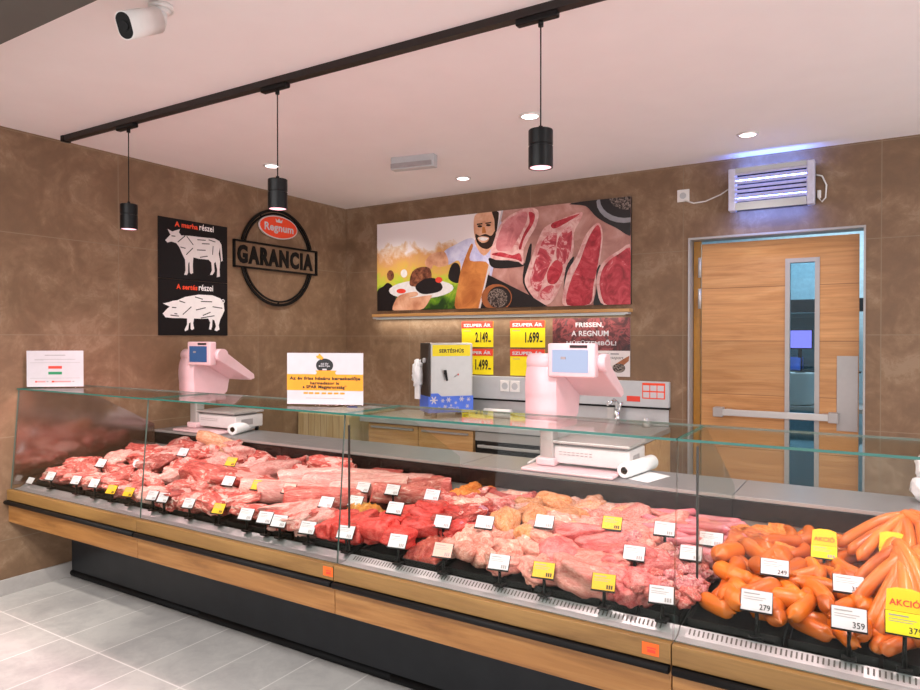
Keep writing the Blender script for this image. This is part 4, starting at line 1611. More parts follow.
def proto(kind, m, seed):
    key = (kind, m, seed)
    if key in PROTO:
        return PROTO[key]
    s = seed * 13.7
    g = MB()

    def nz(d, f, a):
        return 1 + a * noise.noise(Vector((d.x * f + s, d.y * f - s, d.z * f + s * .3)))
    if kind == 'chunk':      # hacked joint: lumpy, with flatter cut sides
        def fn(d):
            e = Vector((sgn(d.x, .8), sgn(d.y, .8), sgn(d.z, .8)))
            e.normalize()
            k = nz(d, 1.2, .40) * nz(d, 2.8, .24) * nz(d, 6, .10)
            return Vector((sgn(d.x, .78), sgn(d.y, .78), sgn(d.z, .82))) * k * .86
        g.ball((0, 0, 0), (1, 1, 1), m, 4, fn)
    elif kind == 'block':    # clean cut lean block
        def fn(d):
            k = nz(d, 1.1, .35) * nz(d, 3, .10)
            return Vector((sgn(d.x, .55), sgn(d.y, .55), sgn(d.z, .6))) * k * .80
        g.ball((0, 0, 0), (1, 1, 1), m, 4, fn)
    elif kind == 'slab':
        def fn(d):
            k = nz(d, 1.2, .30) * nz(d, 4, .10)
            q = Vector((sgn(d.x, .6), sgn(d.y, .6), sgn(d.z, .6))) * k * .85
            q.z += .25 * noise.noise(Vector((d.x * 1.5 + s, d.y * 1.5, s)))
            return q
        g.ball((0, 0, 0), (1, 1, 1), m, 4, fn)
    elif kind == 'fillet':   # teardrop breast with a thin tip
        def fn(d):
            k = nz(d, 1.3, .28) * nz(d, 3.2, .12)
            q = d * k
            t = (q.x + 1) / 2
            q.y *= .55 + .55 * min(1, max(0, t)) ** .7
            q.z *= .6 + .5 * t
            q.z += .18 * q.x * q.x - .1
            return q
        g.ball((0, 0, 0), (1, 1, 1), m, 4, fn)
    elif kind == 'leg':      # poultry drumstick with thigh
        def fn(d):
            k = nz(d, 1.6, .25) * nz(d, 4, .12)
            q = d * k
            t = q.x
            f = .38 + .62 * (1 / (1 + math.exp(-4 * (t + .15))))
            q.y *= f
            q.z *= f
            q.y += .25 * math.sin(t * 2.2)
            return q
        g.ball((0, 0, 0), (1, 1, 1), m, 4, fn)
    elif kind == 'lump':
        g.ball((0, 0, 0), (1, 1, 1), m, 3, lambda d: d * nz(d, 1.5, .5) * nz(d, 3.6, .3))
    elif kind == 'round':    # plump smooth piece
        g.ball((0, 0, 0), (1, 1, 1), m, 4, lambda d: d * nz(d, 1.1, .35) * nz(d, 2.6, .10))
    elif kind == 'fold':     # folded offcut: deep creases
        def fn(d):
            k = 1 + .30 * math.sin(d.x * 4.5 + 2.2 * noise.noise(d * 1.5 + Vector((s, 0, 0)))) * abs(d.z) + .25 * noise.noise(d * 2.2 + Vector((s, s, 0)))
            return Vector((sgn(d.x, .8), d.y, sgn(d.z, .8))) * k * .88
        g.ball((0, 0, 0), (1, 1, 1), m, 4, fn)
    elif kind == 'loin':     # long loin: round fat back, flat lean ends
        n, rings = 24, []
        xs = [-1, -.995, -.9, -.6, -.2, .2, .6, .9, .995, 1]
        for x in xs:
            ring = []
            e = .90 if abs(x) > .99 else 1
            for k in range(n):
                a = 2 * math.pi * k / n
                cx_, sx_ = math.cos(a), math.sin(a)
                rr = (1 + .10 * noise.noise(Vector((x * 1.3 + s, cx_ * 1.2, sx_ * 1.2)))) * e
                zz = sgn(sx_, .75) * rr
                if zz < -.62:
                    zz = -.62 - (-.62 - zz) * .25
                ring.append(g.bm.verts.new((x + .04 * math.sin(a * 2 + s), sgn(cx_, .8) * rr + .12 * math.sin(x * 1.5 + s), zz)))
            rings.append(ring)
        fs = []
        for A, B in zip(rings, rings[1:]):
            for k in range(n):
                fs.append(g.bm.faces.new((A[k], A[(k + 1) % n], B[(k + 1) % n], B[k])))
        g._fin(fs, m, True)
        g._fin([g.bm.faces.new(rings[0][::-1]), g.bm.faces.new(rings[-1])], 'loin', False)
    elif kind == 'marrow':   # sawn bone in meat
        g.tube([(-1, 0, 0), (-.9, 0, 0), (0, 0, .05), (.9, 0, 0), (1, 0, 0)], [.8, .95, .8, 1, .85], m, 18)
        g.tube([(-1.02, 0, 0), (1.02, 0, 0)], .5, 'bone', 14)
    elif kind == 'shank':
        g.tube([(-1, 0, 0), (-.96, 0, 0), (-.5, .02, .05), (0, 0, .1), (.5, 0, .05), (.9, 0, 0), (1.0, 0, 0)], [.55, .70, .85, .72, .6, .62, .5], m, 24)
    bmesh.ops.recalc_face_normals(g.bm, faces=g.bm.faces)
    if m in ('pork', 'porkleg', 'porkdark') and kind in ('chunk', 'fold', 'slab', 'leg'):
        fi = g.mi('fatcap')      # patches of white fat and rind on the lean
        for f in g.bm.faces:
            c_ = f.calc_center_median()
            if noise.noise(c_ * 1.5 + Vector((s, -s, 3))) + .35 * noise.noise(c_ * 5 + Vector((s, s, 0))) > .20:
                f.material_index = fi
    me = g.mesh(kind)
    PROTO[key] = me
    return me


def put(name, me, loc, rot, sc, label, cat, group=None):
    o = bpy.data.objects.new(name, me)
    COL.objects.link(o)
    o.location = loc
    o.rotation_euler = rot
    o.scale = sc
    tag(o, label, cat, group)
    return o


def describe(objs, what, each):
    """labels for the pieces of one pile"""
    if each:
        left = list(objs)
        roles = [('frontmost {}', lambda o: o.location.y), ('rearmost {}', lambda o: -o.location.y), ('{} nearest the poster wall', lambda o: o.location.x),
                 ('{} nearest the door side', lambda o: -o.location.x), ('highest lying {}', lambda o: -o.location.z)]
        for txt, fn in roles:
            if not left:
                break
            o = min(left, key=fn)
            o['label'] = txt.format(what[0]) + ' ' + what[1]
            left.remove(o)
        for o in left:
            o['label'] = what[0] + ' in the middle of those ' + what[1]
    else:
        for o in objs:
            o['label'] = what[0] + ' ' + what[1]


def pile(name, cat, group, what, kinds, mats, box, n, size, seed, sink=.08, ang=None, jit=.25, tilt=.22, each=None, dz=.03, cand=30, cap=None):
    """pieces spread over a tray and heaped where they meet"""
    r = random.Random(seed)
    if n > 7 and n < 40:
        n = int(n * .8)
    x0, x1, y0, y1 = box
    lift(x0, x1, y0, y1, dz)
    done, objs = [], []
    for i in range(n):
        best, bd = None, -1
        for _ in range(cand):
            x, y = r.uniform(x0, x1), r.uniform(y0, y1)
            dd = min([math.hypot(x - a, (y - b)) for a, b in done] + [9])
            if dd > bd:
                best, bd = (x, y), dd
        done.append(best)
    done.sort(key=lambda p: -p[1] + r.uniform(-.08, .08))
    for i, (x, y) in enumerate(done):
        a, b, c = (v * r.uniform(1 - jit, 1 + jit) for v in size)
        rz = (r.uniform(0, math.pi * 2) if ang is None else R(ang[0]) + r.uniform(-1, 1) * R(ang[1]))
        ext = abs(a * math.sin(rz)) + abs(b * math.cos(rz))
        y = max(y, 2.095 + .66 * ext)
        k = r.choice(kinds)
        m = r.choice(mats)
        z = rest(x, y, a * .95, b * .95, c, rz, sink, .6, (cap or capf(y)) * r.uniform(.85, 1.1))
        me = proto(k, m, r.randint(1, 4))
        o = put(name, me, (x, y, z), (ACT * .6 + r.uniform(-tilt, tilt), r.uniform(-tilt, tilt), rz), (a, b, c), '', cat, group)
        objs.append(o)
    describe(objs, what, (n <= 7) if each is None else each)
    return objs


# --- pork, section at the poster wall
pile('pork_piece', 'pork', 'trimmed pork at the wall end', ('pale pink pork piece', 'in the front tray at the poster wall'), ['chunk', 'fold'], ['porkleg', 'pork'], (.16, .60, 2.14, 2.36), 12, (.105, .075, .045), 11, each=False)
pile('pork_piece', 'pork', 'bony pork in the front row', ('bony pink pork piece', 'in the front tray behind the first amber tags'), ['chunk', 'fold', 'leg'], ['porkleg', 'pork', 'fatcap'], (.62, 1.20, 2.13, 2.36), 17, (.10, .066, .045), 12, each=False)
pile('pork_joint', 'pork', 'big pork joints', ('big rosy pork joint', 'heaped in the rear tray near the poster wall'), ['chunk', 'fold'], ['porkleg', 'pork', 'fatcap', 'porkleg'], (.30, 1.04, 2.44, 2.86), 20, (.135, .10, .06), 13, each=False, dz=.045, cap=.125)
pile('pork_piece', 'pork', 'ragged red pork', ('ragged red pork piece', 'in the front tray before the flat slabs'), ['chunk', 'fold'], ['porkleg', 'pork', 'porkdark'], (1.22, 1.70, 2.13, 2.32), 11, (.11, .075, .048), 14, each=False)
pile('pork_ham', 'pork', 'big pink hams', ('big smooth pink ham', 'behind the ragged pork'), ['round', 'chunk'], ['porkleg', 'fatcap'], (1.10, 1.56, 2.40, 2.62), 5, (.15, .11, .065), 15, dz=.03, cap=.135)
pile('pork_cut', 'pork', 'dark red pork cuts', ('dark red pork cut', 'at the back of the counter near the rear amber tag'), ['fold', 'chunk'], ['porkdark', 'porkleg', 'porkdark'], (1.04, 1.66, 2.64, 2.89), 14, (.10, .07, .05), 16, each=False, dz=.03)
o = put('pork_shank', proto('shank', 'skin', 1), (.78, 2.86, .845), (.1, .25, R(24)), (.14, .058, .05), 'tan skinned pork shank lying on top of the rear pork joints', 'pork')
o = put('pork_shank', proto('shank', 'skin', 2), (.88, 2.82, .80), (.1, .1, R(12)), (.12, .055, .05), 'tan pork shank just under the topmost shank', 'pork')
# flat slabs
pile('pork_slab', 'pork', 'flat pork slabs', ('flat pale pork slab', 'in the front row'), ['slab'], ['pork', 'porkleg', 'fatcap'], (1.74, 2.22, 2.14, 2.26), 8, (.125, .085, .036), 17, each=False)
pile('pork_slab', 'pork', None, ('pale pork belly slab', 'before the glass joint'), ['slab'], ['fatcap'], (2.25, 2.30, 2.16, 2.2), 1, (.10, .08, .05), 18)
pile('beef_cut', 'beef', 'beef by the joint', ('bright red beef cut', 'just before the glass joint'), ['block'], ['beef'], (2.36, 2.50, 2.13, 2.28), 5, (.09, .065, .05), 19)
# long pale loins, laid side by side
r = random.Random(5)
lift(1.66, 2.53, 2.33, 2.92, .03)
ln = []
for x, y, a, b, c, rz in ((1.72, 2.37, .15, .056, .05, 42), (1.90, 2.37, .18, .058, .055, 40), (2.09, 2.37, .19, .058, .055, 42), (1.80, 2.57, .16, .056, .055, 48), (2.00, 2.57, .18, .056, .055, 36), (2.21, 2.56, .19, .056, .055, 38), (2.42, 2.55, .15, .052, .05, 40),
                           (1.78, 2.74, .15, .056, .055, 24), (2.00, 2.73, .17, .058, .055, 22), (2.24, 2.75, .18, .056, .055, 26), (2.43, 2.72, .13, .052, .05, 28)):
    y += .05
    z = rest(x, y, a, b, c, R(rz), .2, .6, .105 + .01 * (y > 2.5) - .02 * (y > 2.7))
    ln.append(put('pork_loin', proto('loin', ('fatcap', 'fatcap', 'pork', 'fatcap')[len(ln) % 4], r.randint(1, 4)), (x, y, z), (ACT, r.uniform(-.06, .1), R(rz + 180 * (r.random() < .5))), (a, b, c), '', 'pork', 'long pale pork loins'))
describe(ln, ('long pale pork loin', 'laid slantwise behind the flat slabs'), False)
put('pork_neck', proto('chunk', 'porkleg', 2), (1.80, 2.80, .80), (0, .1, .4), (.14, .08, .055), 'rounded pork neck joint on top at the back above the loins', 'pork')
put('pork_belly', proto('block', 'porkleg', 3), (2.38, 2.85, .765), (.1, 0, .1), (.14, .07, .045), 'red pork block at the back beside the glass joint', 'pork')
put('pork_belly', proto('block', 'porkdark', 2), (2.12, 2.87, .765), (.1, 0, .1), (.12, .06, .045), 'dark red pork block at the back behind the loins', 'pork')
# cracklings
tray(2.27, 2.50, 2.315, 2.41, 'small black tray of orange cracklings beside the glass joint', .07)

def heap(name, label, cat, m, x0, x1, y0, y1, h, seed, dz=.02, f=60, amp=.012):
    g = MB()
    nx, ny = 30, 24
    vs = {}
    for i in range(nx + 1):
        for j in range(ny + 1):
            u, v = i / nx, j / ny
            x, y = x0 + (x1 - x0) * u, y0 + (y1 - y0) * v
            e = min(1, 4.2 * min(u, 1 - u, v, 1 - v) + .12) ** .6
            z = zdeck(y) + dz + h * e + amp * noise.noise(Vector((x * f, y * f, seed))) + amp * .6 * noise.noise(Vector((x * f * 2.3, y * f * 2.3, seed + 5)))
            vs[i, j] = g.bm.verts.new((x, y, z))
    fs = [g.bm.faces.new((vs[i, j], vs[i + 1, j], vs[i + 1, j + 1], vs[i, j + 1])) for i in range(nx) for j in range(ny)]
    edge = [(i, 0) for i in range(nx)] + [(nx, j) for j in range(ny)] + [(i, ny) for i in range(nx, 0, -1)] + [(0, j) for j in range(ny, 0, -1)]
    low = [g.bm.verts.new((vs[k].co.x, vs[k].co.y, zdeck(vs[k].co.y) + .007)) for k in edge]
    for i in range(len(edge)):
        k = (i + 1) % len(edge)
        fs.append(g.bm.faces.new((vs[edge[k]], vs[edge[i]], low[i], low[k])))
    g._fin(fs, m, True)
    o = g.build(name)
    tag(o, label, cat)
    o['kind'] = 'stuff'
    return o


heap('cracklings', 'orange cracklings filling a small black tray beside the glass joint', 'cracklings', 'crack', 2.278, 2.492, 2.322, 2.402, .08, 3)
heap('minced_meat', 'coarse minced meat filling the black tray beside the beef chunks', 'minced meat', 'mince', 2.788, 2.937, 2.103, 2.294, .045, 8)

# --- beef, bones and offal
pile('beef_chunk', 'beef', 'beef chunks', ('red beef chunk', 'beside the minced meat'), ['block'], ['beef'], (2.60, 2.76, 2.14, 2.44), 9, (.10, .068, .05), 21, ang=(25, 50), each=True, cap=.125)
pile('beef_chunk', 'beef', 'rear beef', ('deep red beef piece', 'behind the minced meat tray'), ['block', 'chunk'], ['beef', 'porkdark'], (2.79, 2.94, 2.32, 2.47), 6, (.08, .055, .045), 22)
pile('chicken_marinated', 'chicken', 'orange chicken pieces', ('orange marinated chicken piece', 'at the back just past the glass joint'), ['leg', 'lump'], ['orangech'], (2.59, 2.70, 2.70, 2.89), 10, (.065, .036, .034), 23, each=False)
pile('pork_trimming', 'pork', 'pink trimmings', ('pink streaky trimming', 'between the beef chunks and the rear bones'), ['fold', 'lump'], ['pork', 'porkleg'], (2.60, 2.82, 2.46, 2.68), 14, (.062, .044, .034), 24, each=False)
pile('soup_bone', 'bone', 'sawn bones', ('sawn meaty bone', 'in the rear tray behind the beef'), ['marrow', 'chunk', 'fold'], ['pork', 'porkdark', 'bone'], (2.72, 3.00, 2.50, 2.89), 30, (.062, .036, .034), 25, each=False)
pile('offal_piece', 'offal', 'mauve offal', ('mauve offal piece', 'behind the pale chicken pieces'), ['lump', 'fold'], ['liver'], (2.93, 3.04, 2.33, 2.48), 10, (.045, .032, .026), 26, each=False)
# --- chicken
pile('chicken_piece', 'chicken', 'pale chicken pieces', ('pale chicken piece', 'in the front tray behind the faded tag'), ['round', 'round', 'leg'], ['chick'], (2.97, 3.20, 2.13, 2.37), 26, (.056, .040, .036), 31, each=False, cap=.10)
pile('whole_chicken', 'chicken', 'yellow skinned chickens', ('yellow skinned chicken part', 'in the rear tray before the pink fillets'), ['round', 'leg', 'chunk'], ['chickskin'], (3.01, 3.30, 2.40, 2.84), 17, (.095, .065, .055), 32, each=False, dz=.03)
pile('chicken_thigh', 'chicken', 'chicken thighs', ('pink chicken thigh', 'between the chicken pieces and the fillets'), ['fold', 'leg'], ['chick', 'fillet'], (3.21, 3.34, 2.13, 2.44), 14, (.068, .046, .036), 33, each=False)
pile('chicken_wing', 'chicken', 'pink chicken wings', ('pink chicken wing', 'behind the fillets at the rear white tag'), ['leg', 'fold', 'lump'], ['fillet', 'chick'], (3.24, 3.44, 2.48, 2.78), 22, (.058, .038, .032), 34, each=False)
pile('poultry_fillet', 'poultry fillet', 'broad pink fillets', ('broad pink poultry fillet', 'spread behind the amber tag in the middle'), ['fillet'], ['fillet', 'fillet', 'turkey'], (3.36, 3.57, 2.14, 2.54), 12, (.12, .085, .052), 35, ang=(200, 50), each=False, dz=.04)
pile('soup_hen', 'poultry', 'rear greyish birds', ('greyish soup hen part', 'against the rear lining behind the wings'), ['leg', 'lump'], ['bone', 'skin'], (3.16, 3.42, 2.80, 2.90), 10, (.08, .045, .045), 36, each=False, dz=.03)
pile('turkey_breast', 'turkey', 'big rear turkey breasts', ('big pale turkey breast', 'at the back by the rear amber tag'), ['round', 'chunk'], ['fillet'], (3.42, 3.62, 2.60, 2.86), 6, (.12, .09, .055), 37, dz=.03, each=False)
pile('turkey_piece', 'turkey', 'rose turkey pieces', ('rose turkey piece', 'in the front heap under the middle amber tag'), ['round', 'fillet', 'fold'], ['turkey'], (3.57, 3.71, 2.14, 2.36), 12, (.08, .058, .044), 38, each=False)
pile('giblet', 'giblets', 'pink giblets in front', ('small pink giblet', 'in the heap before the dark glass edge'), ['lump', 'fold'], ['giblet', 'pork'], (3.70, 3.86, 2.13, 2.48), 70, (.030, .022, .020), 39, each=False, cap=.085)
pile('giblet', 'giblets', 'giblets behind the turkey', ('pink giblet', 'between the fillets and the raw sausages'), ['lump', 'fold', 'leg'], ['giblet', 'fillet'], (3.57, 3.70, 2.36, 2.58), 26, (.038, .027, .024), 40, each=False)


# --- sausages
def saus_mesh(key, length, rad, bend, m, n=14, tips=True):
    k = ('saus', key, m)
    if k in PROTO:
        return PROTO[k]
    g = MB()
    pts, rr = [], []
    for i in range(n + 1):
        t = i / n
        x = (t - .5) * length
        y = bend * length * (1 - (2 * t - 1) ** 2)
        pts.append((x, y - bend * length * .5, 0))
        e = min(t, 1 - t) * length
        rr.append(rad * math.sqrt(max(.03, 1 - max(0, 1 - e / (rad * 1.0)) ** 2)) * (1 + .04 * noise.noise(Vector((t * 5, key, 0)))))
    e1 = (Vector(pts[0]) - Vector(pts[1])).normalized()
    e2 = (Vector(pts[-1]) - Vector(pts[-2])).normalized()
    if tips:
        pts = [Vector(pts[0]) + e1 * rad * .35] + pts + [Vector(pts[-1]) + e2 * rad * .35]
        rr = [rad * .10] + rr + [rad * .10]
    g.tube(pts, rr, m, 18)
    PROTO[k] = g.mesh('sausage')
    return PROTO[k]


def sausages(name, cat, group, what, m, box, n, length, rad, seed, ang=None, bend=(.03, .12), tilt=.18, sink=.04, each=False, dz=.03, cap=None):
    r = random.Random(seed)
    x0, x1, y0, y1 = box
    lift(x0, x1, y0, y1, dz)
    done, objs = [], []
    for i in range(n):
        best, bd = None, -1
        for _ in range(14):
            x, y = r.uniform(x0, x1), r.uniform(y0, y1)
            dd = min([math.hypot(x - a, y - b) for a, b in done] + [9])
            if dd > bd:
                best, bd = (x, y), dd
        done.append(best)
    done.sort(key=lambda p: -p[1] + r.uniform(-.1, .1))
    for x, y in done:
        rz = r.uniform(0, math.pi) if ang is None else R(ang[0] + r.uniform(-1, 1) * ang[1])
        y = max(y, 2.10 + .40 * length * abs(math.sin(rz)) + rad * .3)
        v = r.randint(0, 3)
        me = saus_mesh(v + int(length * 1000), length, rad, bend[0] + (bend[1] - bend[0]) * v / 3, m)
        z = rest(x, y, length * .48, rad * 1.05, rad, rz, sink, .6, (cap or capf(y) + .015) * r.uniform(.85, 1.1))
        s = r.uniform(.9, 1.1)
        o = put(name, me, (x, y, z), (r.uniform(-.2, .2), r.uniform(-tilt, tilt), rz + (math.pi if r.random() < .5 else 0)), (s, s * r.uniform(.93, 1.05), s * r.uniform(.93, 1.05)), '', cat, group)
        objs.append(o)
    describe(objs, what, each)
    return objs


sausages('raw_sausage', 'sausage', 'raw pink sausages', ('raw pink sausage', 'at the back behind the giblets'), 'rawsaus', (3.62, 3.84, 2.52, 2.89), 24, .17, .017, 51, ang=(10, 25), dz=.045)
sausages('raw_sausage', 'sausage', 'raw sausages at the dark glass edge', ('raw pink sausage', 'lying across the dark glass edge behind giblets'), 'rawsaus', (3.74, 3.82, 2.44, 2.52), 5, .15, .016, 52, ang=(5, 12))
pile('smoked_knuckle', 'smoked meat', 'smoked pieces behind glass', ('reddish smoked meat piece', 'just behind the dark glass edge'), ['chunk', 'leg'], ['smoked', 'orangech'], (3.88, 4.06, 2.56, 2.88), 18, (.075, .045, .04), 53, each=False, dz=.03)
sausages('smoked_sausage', 'sausage', 'smoked ring pieces at the rear', ('curved smoked sausage', 'in the rear row between the two tag lines'), 'saus', (4.05, 4.34, 2.56, 2.89), 26, .16, .021, 54, bend=(.1, .25), ang=(60, 60), dz=.03)
sausages('thick_sausage', 'sausage', 'thick smoked sausages', ('thick orange smoked sausage', 'in the front tray beside the dark glass edge'), 'saus', (3.90, 4.11, 2.14, 2.54), 30, .145, .0285, 55, bend=(.02, .12), ang=(100, 65), dz=.02)
sausages('short_sausage', 'sausage', 'short orange sausages', ('short orange sausage', 'in the tray behind the pair of lettered white tags'), 'saus', (4.15, 4.32, 2.14, 2.56), 34, .135, .0235, 56, bend=(.02, .10), ang=(75, 70), dz=.025)

# frankfurters draped from two ridges
fr_ = []
r = random.Random(77)


def frank(p, q, sag, rad):
    p, q = Vector(p), Vector(q)
    g = MB()
    pts, rr = [], []
    n = 16
    Lh = (q - p).length
    for i in range(n + 1):
        t = i / n
        c = p.lerp(q, t)
        c.z += sag * 4 * t * (1 - t) * (1 - .35 * t)
        c.x += .012 * math.sin(t * 3 + p.x * 40)
        e = min(t, 1 - t) * Lh
        rr.append(rad * math.sqrt(max(.05, 1 - max(0, 1 - e / rad) ** 2)))
        pts.append(c)
    org = p.lerp(q, .5)
    g.tube(pts, rr, 'frank', 16)
    o = bpy.data.objects.new('frankfurter', g.mesh('frankfurter', org))
    COL.objects.link(o)
    o.location = org
    tag(o, '', 'sausage', 'long frankfurters')
    return o


# lower filling layer: franks lying in the tray
for i, (x, y, rz) in enumerate([(4.38, 2.20, 70), (4.42, 2.17, 55), (4.46, 2.19, 80), (4.36, 2.30, 60), (4.52, 2.22, 100), (4.58, 2.3, 90), (4.47, 2.30, 75)]):
    a = R(rz)
    dv = Vector((math.cos(a), math.sin(a), 0)) * .10
    c = Vector((x, y, zdeck(y) + .03 + .01 * (i % 3)))
    fr_.append(frank(c - dv, c + dv + Vector((0, 0, .015)), .01, .0195))
top1 = Vector((4.415, 2.40, .875))
fan = [(4.295, 2.24, .735), (4.325, 2.17, .70), (4.29, 2.33, .77), (4.355, 2.15, .69), (4.40, 2.13, .725), (4.43, 2.14, .69), (4.465, 2.15, .71), (4.50, 2.17, .70), (4.54, 2.2, .70), (4.36, 2.22, .74), (4.46, 2.24, .75), (4.58, 2.26, .72)]
for i, q in enumerate(fan):
    s = top1 + Vector((r.uniform(-.03, .03), r.uniform(-.02, .03), r.uniform(-.015, .012)))
    fr_.append(frank(s, q, .035 + r.uniform(-.01, .015), .0195 + r.uniform(-.001, .001)))
top2 = Vector((4.415, 2.72, .905))
fan2 = [(4.235, 2.60, .80), (4.25, 2.68, .80), (4.27, 2.54, .80), (4.30, 2.48, .80), (4.36, 2.46, .81), (4.42, 2.46, .83), (4.48, 2.46, .82), (4.54, 2.48, .81), (4.60, 2.55, .80), (4.62, 2.64, .80)]
for i, q in enumerate(fan2):
    s = top2 + Vector((r.uniform(-.02, .03), r.uniform(-.02, .02), r.uniform(-.015, .012)))
    fr_.append(frank(s, q, .03 + r.uniform(-.01, .012), .0195 + r.uniform(-.001, .001)))
for i, (x, y, z) in enumerate([(4.36, 2.62, .80), (4.44, 2.60, .81), (4.52, 2.62, .80), (4.40, 2.38, .79), (4.48, 2.38, .78), (4.42, 2.50, .79), (4.34, 2.42, .765)]):
    fr_.append(frank((x - .1, y - .02, z - .01), (x + .1, y + .03, z), .0, .019))
describe(fr_, ('long pale frankfurter', 'in the draped heap at the door end'), False)
# ------------------------------------------------------------------ price tags
def make_tag(px, py, y, m, label, num=None, w=.072, h=.052, lean=38, foot_dy=.012, turn=8, name='price_tag', foot_z=None):
    def hidden(q):
        """is the card's lower edge behind the heap, as a customer sees it?"""
        for sx in (-.4, 0, .4):
            e = Vector((q.x + sx * w, q.y, q.z - h * .42))
            k = 0
            while e.y > 2.09 and k < 60:
                if e.z < hmap(e.x, e.y) + .003:
                    return True
                e += (CAM - e).normalized() * .012
                k += 1
        return False
    c = at(px, py, 1, y)
    while y > 2.10 and hidden(c):
        y -= .015
        c = at(px, py, 1, y)
    zf = zdeck(y) + .008 if foot_z is None else foot_z
    t = thing(name, label, 'price tag', (c.x, c.y + foot_dy, zf), 'price tags in the counter')
    rot = (Matrix.Rotation(R(turn), 3, 'Z') @ Matrix.Rotation(R(-lean), 3, 'X'))

    def P(x, yy, z):
        return c + rot @ Vector((x, yy, z))
    g = MB()
    q = [P(-w / 2 - .002, .001, -h / 2 - .004), P(w / 2 + .002, .001, -h / 2 - .004), P(w / 2 + .002, .001, h / 2 + .001), P(-w / 2 - .002, .001, h / 2 + .001)]
    g.prism(q, rot @ Vector((0, .003, 0)), 'black')
    q = [P(-w / 2 - .002, -.004, -h / 2 - .004), P(w / 2 + .002, -.004, -h / 2 - .004), P(w / 2 + .002, -.004, -h / 2), P(-w / 2 - .002, -.004, -h / 2)]
    g.prism(q, rot @ Vector((0, .006, 0)), 'black')
    g.build('holder', t)
    q = [P(-w / 2, 0, -h / 2), P(w / 2, 0, -h / 2), P(w / 2, 0, h / 2), P(-w / 2, 0, h / 2)]
    cd = MB().prism(q, rot @ Vector((0, .0009, 0)), m).build('card', t)
    g = MB()
    u, v = rot @ X, rot @ Z

    def bar(x0, x1, z0, z1, mm):
        g.poly([P(x0, -.0006, z0), P(x1, -.0006, z0), P(x1, -.0006, z1), P(x0, -.0006, z1)], mm)
    bar(-w * .42, w * .1, h * .30, h * .36, 'grey')
    bar(-w * .42, w * .3, h * .15, h * .18, 'grey')
    bar(-w * .42, w * .2, h * .04, h * .07, 'grey')
    if num:
        text(g, num, P(w * .10, -.0003, -h * .40), u, v, w * .34, h * .28, 'ink', .0005, .01)
    else:
        for i in range(3):
            bar(w * (.14 + i * .10), w * (.21 + i * .10), -h * .40, -h * .16, 'grey' if m != 'tagyel' else 'ink')
    g.build('print', cd)
    low = P(0, .003, -h * .3)
    b0 = Vector((low.x, low.y + foot_dy, zf))
    g = MB()
    g.tube([b0, (low.x, low.y + foot_dy * .6, low.z)], [.0065, .005], 'black', 10)
    g.build('stem', t)
    MB().box((b0.x - .018, b0.y - .02, zf), (b0.x + .018, b0.y + .02, zf + .007), 'black', .002).build('foot', t)
    return t


for k_ in ('black', 'rubber', 'slate', 'blackmetal', 'posterblk', 'signblk'):
    M[k_].node_tree.nodes['Principled BSDF'].inputs['Specular IOR Level'].default_value = .22
W_, Y_ = 'tagw', 'tagyel'
FR = [(50.4, 476, W_, 'white price tag at the wall end of the front row, first from the poster wall'),
      (75.7, 480, W_, 'white price tag in the front row, second from the poster wall'),
      (94, 483, W_, 'white price tag in the front row just before the first amber tag'),
      (111.4, 489.5, Y_, 'small upright amber price tag, first amber one from the poster wall'),
      (128.5, 492, Y_, 'amber price tag in the front row, second amber one from the poster wall'),
      (152, 495.4, W_, 'first of two close white price tags right after the second amber tag'),
      (163, 497.5, W_, 'second of two close white price tags right after the second amber tag'),
      (188.6, 503, W_, 'white price tag before the ragged red pork'),
      (218.6, 508.5, Y_, 'amber price tag between ragged red pork and flat slabs'),
      (246, 514, W_, 'first of three white price tags along the flat pork slabs'),
      (264.8, 517.4, W_, 'second of three white price tags along the flat pork slabs'),
      (279, 521, W_, 'third of three white price tags along the flat pork slabs'),
      (307.4, 527.5, W_, 'white price tag between the belly slab and the beef at the glass joint'),
      (345.6, 532, W_, 'white price tag standing right at the glass joint in the front row'),
      (397.6, 541, W_, 'white price tag above the tray of minced meat'),
      (442.8, 550, 'fillet_card', 'faded pinkish price tag before the pale chicken pieces'),
      (499, 562, W_, 'white price tag between chicken pieces and broad fillets'),
      (543.5, 570, Y_, 'amber price tag in front of the broad pink fillets'),
      (603.6, 582, Y_, 'amber price tag in front of the rose turkey pieces'),
      (661.4, 594.6, W_, 'white price tag in front of the small giblets')]
M['fillet_card'] = plain('faded pink card', 'f0b3a6', .5, var=.02)
for i, (x, y, m, lab) in enumerate(FR):
    sm = x < 240
    make_tag(x, y, 2.075, m, lab, None, .062 if sm else .072, .048 if sm else .052, 34, .012, 10)
